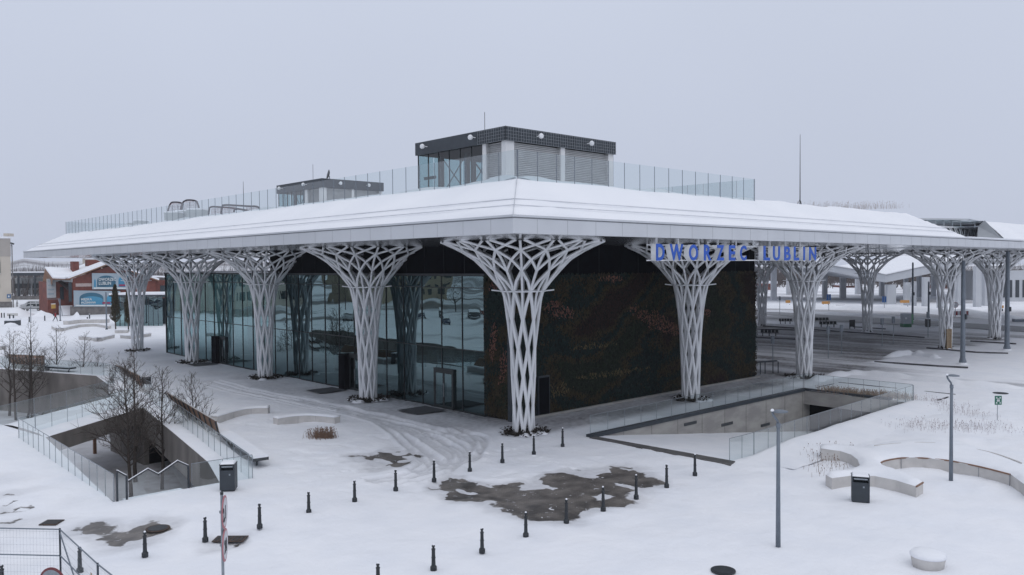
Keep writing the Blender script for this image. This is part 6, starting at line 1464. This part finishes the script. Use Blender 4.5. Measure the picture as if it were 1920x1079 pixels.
def heap(px, py, w_, h_, seed):
    g_, s_ = spos(px, py); m_ = MB(); n_ = 14
    for i in range(n_):
        for j in range(n_):
            a, b_ = i/(n_-1)*2-1, j/(n_-1)*2-1; rr_ = max(0, 1-math.hypot(a, b_)); m_.v.append(tuple(U*a*w_*s_ + V*b_*w_*s_*.8 + Vector((0, 0, -.1 + h_*s_*rr_**1.2*(1+.5*noise.noise((a*2, b_*2, seed)))))))
    for i in range(n_-1):
        for j in range(n_-1): m_.f.append((i*n_+j, (i+1)*n_+j, (i+1)*n_+j+1, i*n_+j+1))
    o_ = m_.build('snow_bank', M_snow, None, True, loc=g_); tag(o_, kind='structure')
heap(35, 592, 34, 18, 1); heap(80, 594, 26, 13, 2); heap(143, 601, 16, 17, 3); heap(10, 588, 20, 9, 4); heap(190, 603, 30, 8, 5)
# people
def person(loc, yaw_, coat, trousers, label, stride=.35, pack=True):
    t = thing('person', label, 'person', loc, yaw_)
    J = [(0, 0, .95), (0, 0, 1.2), (.02, 0, 1.45), (.03, 0, 1.56), (.05, 0, 1.66), (0, .10, .90), (stride*.5, .11, .50), (stride*.7, .12, .06), (stride*.7+.16, .12, .04), (0, -.10, .90), (-stride*.3, -.11, .50), (-stride, -.12, .10), (-stride+.14, -.12, .03),
         (.02, .20, 1.42), (-.10, .25, 1.15), (.05, .26, .92), (.02, -.20, 1.42), (.16, -.25, 1.17), (.36, -.22, 1.05)]
    Ed = [(0, 1), (1, 2), (2, 3), (3, 4), (0, 5), (5, 6), (6, 7), (7, 8), (0, 9), (9, 10), (10, 11), (11, 12), (2, 13), (13, 14), (14, 15), (2, 16), (16, 17), (17, 18)]
    Rr = [.15, .15, .16, .06, .10, .11, .075, .05, .045, .11, .075, .05, .045, .085, .06, .04, .085, .06, .04]
    me_ = bpy.data.meshes.new('body'); me_.from_pydata(J, Ed, []); o_ = bpy.data.objects.new('body', me_); C.objects.link(o_)
    sk = o_.modifiers.new('skin', 'SKIN'); sl = me_.skin_vertices[0].data
    for i, r_ in enumerate(Rr): sl[i].radius = (r_, r_)
    sl[0].use_root = True; ss_ = o_.modifiers.new('sub', 'SUBSURF'); ss_.levels = 1
    bpy.context.view_layer.update(); m3 = bpy.data.meshes.new_from_object(o_.evaluated_get(bpy.context.evaluated_depsgraph_get())); bpy.data.objects.remove(o_)
    m3.materials.clear(); m3.materials.append(coat); m3.materials.append(trousers); m3.materials.append(mat('skin_tone', (.42, .27, .20), .7))
    for f_ in m3.polygons:
        z_ = f_.center.z; f_.material_index = 1 if z_ < .88 and abs(f_.center.x) < 5 and not (abs(f_.center.y) > .2) else (2 if z_ > 1.55 else 0)
    b_ = bpy.data.objects.new('body', m3); C.objects.link(b_); b_.parent = t
    MB().lathe([(.02, 1.60), (.105, 1.62), (.115, 1.70), (.08, 1.78), (.02, 1.80)], (.04, 0, 0), 10).build('hair', M_iron, t, True)
    if pack: MB().lathe([(.05, 1.0), (.15, 1.05), (.17, 1.25), (.12, 1.42), (.04, 1.45)], (-.24, 0, 0), 10).build('backpack', M_iron, t, True)
person(G(104, 603), yaw, mat('red_jacket', (.26, .022, .03), .8), mat('dark_trousers', (.035, .05, .055), .8), 'person in a red jacket with a dark backpack walking to the right', .42)
person(G(32, 577), yaw+.4, M_iron, M_iron, 'person in dark clothes standing beyond the vans near the beige building', .1, False)

# ------------------------------------------------------------------ what stands beyond the left edge and shows in the glass front
M_och = mat('ochre_render', (.40, .33, .24), .85, col2=(.34, .28, .20), scale=.2)
def block(name, loc, L_, D_, H_, yaw_, wall, label, fl=4, roofm=None):
    t = thing(name, label, 'building', loc, yaw_); MB().box((0, 0, 0), (L_, D_, H_)).build('wall', wall, t); m_ = MB(); m_.add([(-.5, -.5, H_), (L_+.5, -.5, H_), (L_+.5, D_+.5, H_), (-.5, D_+.5, H_), (-.5+3, D_/2, H_+3), (L_-2.5, D_/2, H_+3)], [(0, 1, 5, 4), (1, 2, 5), (2, 3, 4, 5), (3, 0, 4), (3, 2, 1, 0)]); m_.build('roof', M_snow, t)
    for f_ in range(fl):
        for k in range(int(L_/3.4)): MB().box((1.2+3.4*k, -.06, 1.6+3.6*f_), (2.5+3.4*k, -.01, 3.7+3.6*f_)).build('window', M_win, t)
    return t
block('ochre_house', (-70, 165, 0), 40, 12, 14.5, R(-35), M_beige, 'pale four storey house beyond the left edge, mirrored in the glass front')
block('ochre_house', (-112, 150, 0), 34, 12, 15, R(5), M_och, 'ochre house beyond the left edge, mirrored in the glass front')
block('ochre_house', (-150, 120, 0), 30, 12, 12, R(30), M_brick, 'brick row beyond the left edge, mirrored in the glass front', 3)
rr = random.Random(12); paints = [M_silver, mat('dark_blue_paint', (.03, .05, .10), .4), mat('dark_grey_paint', (.05, .055, .06), .4), M_brick]
for k in range(12):
    car((-42-9*(k % 4) + rr.uniform(-1, 1), 78 + 9*(k//4) - 3*(k % 4), 0), R(125)+rr.uniform(-.1, .1), ['silver', 'dark blue', 'dark grey', 'brick red'][k % 4] + ' snow covered car beyond the left edge, in the ' + ['row nearest the station', 'middle row', 'row farthest from the station'][k//4], paints[k % 4], 'car', .14, 4.4, 'snow covered cars beyond the left edge')
for k in range(7):
    bare_tree('bare_tree', (-38-11*k + rr.uniform(-3, 3), 92 + rr.uniform(-16, 20), 0), 7+rr.uniform(0, 3), 60+k, 'bare street tree beyond the left edge, seen in the glass front', 'street trees beyond the left edge', 1.3, .7)
snow_hedge = None
# ------------------------------------------------------------------ distance: hills, woods, small houses
mb = MB(); cols_n = 90; rows_n = 5
for i in range(cols_n+1):
    px = -900 + 3700*i/cols_n; r = ray(px, 500); r.z = 0; r.normalize()
    hmax = (17 + 7*noise.noise((i*.23, 0, 0)) + 4*noise.noise((i*.8, 1, 0)))*(1 if px < 500 else .45)
    for j in range(rows_n+1):
        f_ = j/rows_n; p = CAM + r*(520 + 420*f_); mb.v.append((p.x, p.y, -.5 + hmax*(math.sin(f_*math.pi/2))))
for i in range(cols_n):
    for j in range(rows_n): a = i*(rows_n+1)+j; mb.f.append((a, a+rows_n+1, a+rows_n+2, a+1))
tag(mb.build('hills', mat('snow_patched_hill', (.62, .63, .66), .9, col2=(.20, .19, .20), scale=.02, detail=8), None, True), kind='structure')
def wood(name, pxr, dr, n_, hr_, seed, label, z0=0.0):
    r_ = random.Random(seed); m_ = MB()
    for _ in range(n_):
        px = r_.uniform(*pxr); d = r_.uniform(*dr); r = ray(px, 506); r.z = 0; r.normalize(); p = CAM + r*d; z_ = z0 + (max(0, d-520)/420*14 if d > 520 else 0); cl = .5+.5*noise.noise((px*.03, d*.01, seed)); h_ = r_.uniform(*hr_)*(.5+cl)
        m_w = h_*.16
        for _k in range(7):
            a = Vector((p.x + r_.gauss(0, m_w), p.y + r_.gauss(0, m_w), z_ + h_*r_.uniform(.0, .35))); d2 = Vector((r_.gauss(0, .28), r_.gauss(0, .28), 1)).normalized()*h_*r_.uniform(.3, .65); s2 = U*r_.uniform(.05, .22)
            m_.add([a-s2, a+s2, a+d2], [(0, 1, 2)])
    o_ = m_.build(name, mat('bare_wood_twigs', (.10, .085, .08), .95, col2=(.06, .05, .05), scale=.3)); tag(o_, label, 'woodland', None, 'stuff')
wood('far_wood', (-150, 330), (300, 480), 900, (7, 13), 1, 'hazy bare woodland behind the platform and brick house')
wood('far_wood', (-200, 600), (560, 760), 700, (7, 12), 2, 'faint bare woodland on the farther slope at left')
wood('far_wood', (1380, 2000), (330, 520), 1300, (6, 11), 3, 'hazy bare trees beyond the bus station canopy')
for px, py, w_, h_, d, lb, mt in ((172, 505, 34, 20, 330, 'pale block of flats peeping over the brick house chimneys', M_beige), (110, 512, 26, 7, 380, 'low pale house in the distant woods at left', M_trim), (1445, 548, 24, 16, 300, 'reddish house seen past the end of the planted wall', M_brick), (1600, 545, 34, 9, 320, 'long reddish building behind the bus station pillars', M_brick), (1770, 552, 30, 18, 300, 'brown house seen between the right hand pillars', M_brick)):
    p = GD(px, py, d); s_ = d/1532; t = thing('distant_building', lb, 'building', (p.x, p.y, 0)); m_ = MB(); hz = p.z + h_*s_; m_.obox(-U*w_/2*s_, U*w_*s_, V*12, (0, 0, hz)); m_.build('wall', mt, t); m_ = MB(); m_.obox(-U*w_/2*s_ - V*.5 + Vector((0, 0, hz)), U*w_*s_, V*13, (0, 0, .8)); m_.build('roof', M_snow, t)
    for k in range(4): m_ = MB(); m_.obox(U*(k-1.6)*w_*.22*s_ - V*.1 + Vector((0, 0, hz*.5)), U*w_*.08*s_, V*.08, (0, 0, hz*.22)); m_.build('window', M_win, t)
# ------------------------------------------------------------------ things on the roof terrace
def terr(px, py, d): p = GD(px, py, d); return Vector((p.x, p.y, 13.3)), d/1532, p.z
M_plr = mat('grey_white_planter', (.40, .43, .44), .7, col2=(.35, .38, .39), scale=.8)
for px0, px1, py, d, lb in ((307, 334, 399, 78, 'leftmost and lowest of the three roof planters'), (327, 356, 396.5, 79.5, 'middle one of the three roof planters'), (349, 380, 393.5, 77, 'rightmost and tallest of the three roof planters')):
    b0, s_, zt_ = terr(px0, py, d); t = thing('roof_planter', lb, 'planter', b0, 0, 'big grey planters on the roof terrace'); m_ = MB(); W_ = (px1-px0)*s_; hz = zt_-13.3
    m_.add([U*.12, U*(W_-.12), U*(W_-.12)+V*1.5, U*.12+V*1.5, Vector((0, 0, hz)), U*W_+Vector((0, 0, hz)), U*W_+V*1.7+Vector((0, 0, hz)), V*1.7+Vector((0, 0, hz))], [(0,3,2,1),(4,5,6,7),(0,1,5,4),(1,2,6,5),(2,3,7,6),(3,0,4,7)]); m_.build('tub', M_plr, t)
    m_ = MB(); m_.obox(U*.05 + Vector((0, 0, hz)), U*(W_-.1), V*1.6, (0, 0, .12)); m_.build('snow_cap', M_snow, t)
b0, s_, zt_ = terr(252, 418, 88); t = thing('roof_planter', 'low dark planter on the roof terrace far left of the others', 'planter', b0, 0, 'big grey planters on the roof terrace'); m_ = MB(); m_.obox(-U*14*s_, U*30*s_, V*1.5, (0, 0, zt_-13.3)); m_.obox(-U*2*s_ + Vector((0, 0, zt_-13.3)), U*20*s_, V*1.2, (0, 0, 4*s_)); m_.build('tub', M_plr, t); m_ = MB(); m_.obox(-U*2*s_ + Vector((0, 0, zt_-13.3+4*s_)), U*20*s_, V*1.2, (0, 0, .1)); m_.build('snow_cap', M_snow, t)
M_net = mat('dark_red_rope', (.14, .035, .04), .8)
def net_frame(bows, label, net):
    b0, s_, z_ = bows[0]; t = thing('climbing_frame', label, 'play equipment', b0)
    for bw, pts in bows[1:]:
        P_ = []
        for px, py in pts: q = GD(px, py, bw); P_.append(q - b0)
        P_[0].z = 0; P_[-1].z = 0
        MB().tube(catmull(P_, 6), .085, 8).build('bow', mat('dark_bow_steel', (.055, .045, .055), .5), t, True)
    m_ = MB()
    for (d, x0_, x1_, yt, yb, sk) in net:
        k = int((x1_-x0_)/2.6)
        for i in range(k+1):
            a = GD(x0_+(x1_-x0_)*i/k + sk, yt, d) - b0; c = GD(x0_+(x1_-x0_)*i/k, yb, d) - b0; m_.bar(a, c, .022)
        kk = int((yb-yt)/2.4)
        for i in range(kk+1):
            y_ = yt+(yb-yt)*i/kk; a = GD(x0_+sk*(1-i/kk), y_, d) - b0; c = GD(x1_+sk*(1-i/kk), y_, d) - b0; m_.bar(a, c, .022)
    m_.build('rope_net', M_net, t)
net_frame([terr(330, 400, 84), (84, [(313, 412), (315, 397), (320, 382), (327, 379.5), (338, 380.5), (341, 384), (338, 396), (336, 410)]), (82, [(340, 410), (342, 386), (347, 377), (356, 375.5), (366, 377), (370, 381), (374, 396), (376, 408)])], 'net climbing frame with two dark bows standing behind the roof planters', [(83, 318, 337, 382, 396, 2), (82, 346, 370, 378, 394, 1)])
net_frame([terr(420, 400, 76), (76, [(390, 410), (392, 395), (396, 388.5), (410, 388.5), (440, 391), (470, 396), (478, 399), (479, 408)]), (74, [(413, 408), (416, 390), (422, 385), (440, 385.5), (465, 387), (482, 388), (487, 395), (489, 404)]), (73, [(436, 406), (439, 396), (444, 392.5), (452, 393), (470, 397), (476, 400), (477, 408)])], 'long low net climbing frame with grey pink bows on the roof terrace', [(75, 396, 415, 391, 405, 1), (74, 417, 440, 388, 404, 1), (74, 462, 486, 388, 397, 0)])

# ------------------------------------------------------------------ winter air
hz_ = MB().box((-1700, -1700, -5.6), (1700, 1700, 34)).build('haze', bpy.data.materials.new('winter_haze')); tag(hz_, kind='stuff')
hm = hz_.data.materials[0]; hm.use_nodes = True; hn = hm.node_tree; hn.nodes.clear(); ho = hn.nodes.new('ShaderNodeOutputMaterial'); hp = hn.nodes.new('ShaderNodeVolumePrincipled')
hp.inputs['Color'].default_value = (.93, .95, 1, 1); hp.inputs['Density'].default_value = .00016; hn.links.new(hp.outputs[0], ho.inputs['Volume'])
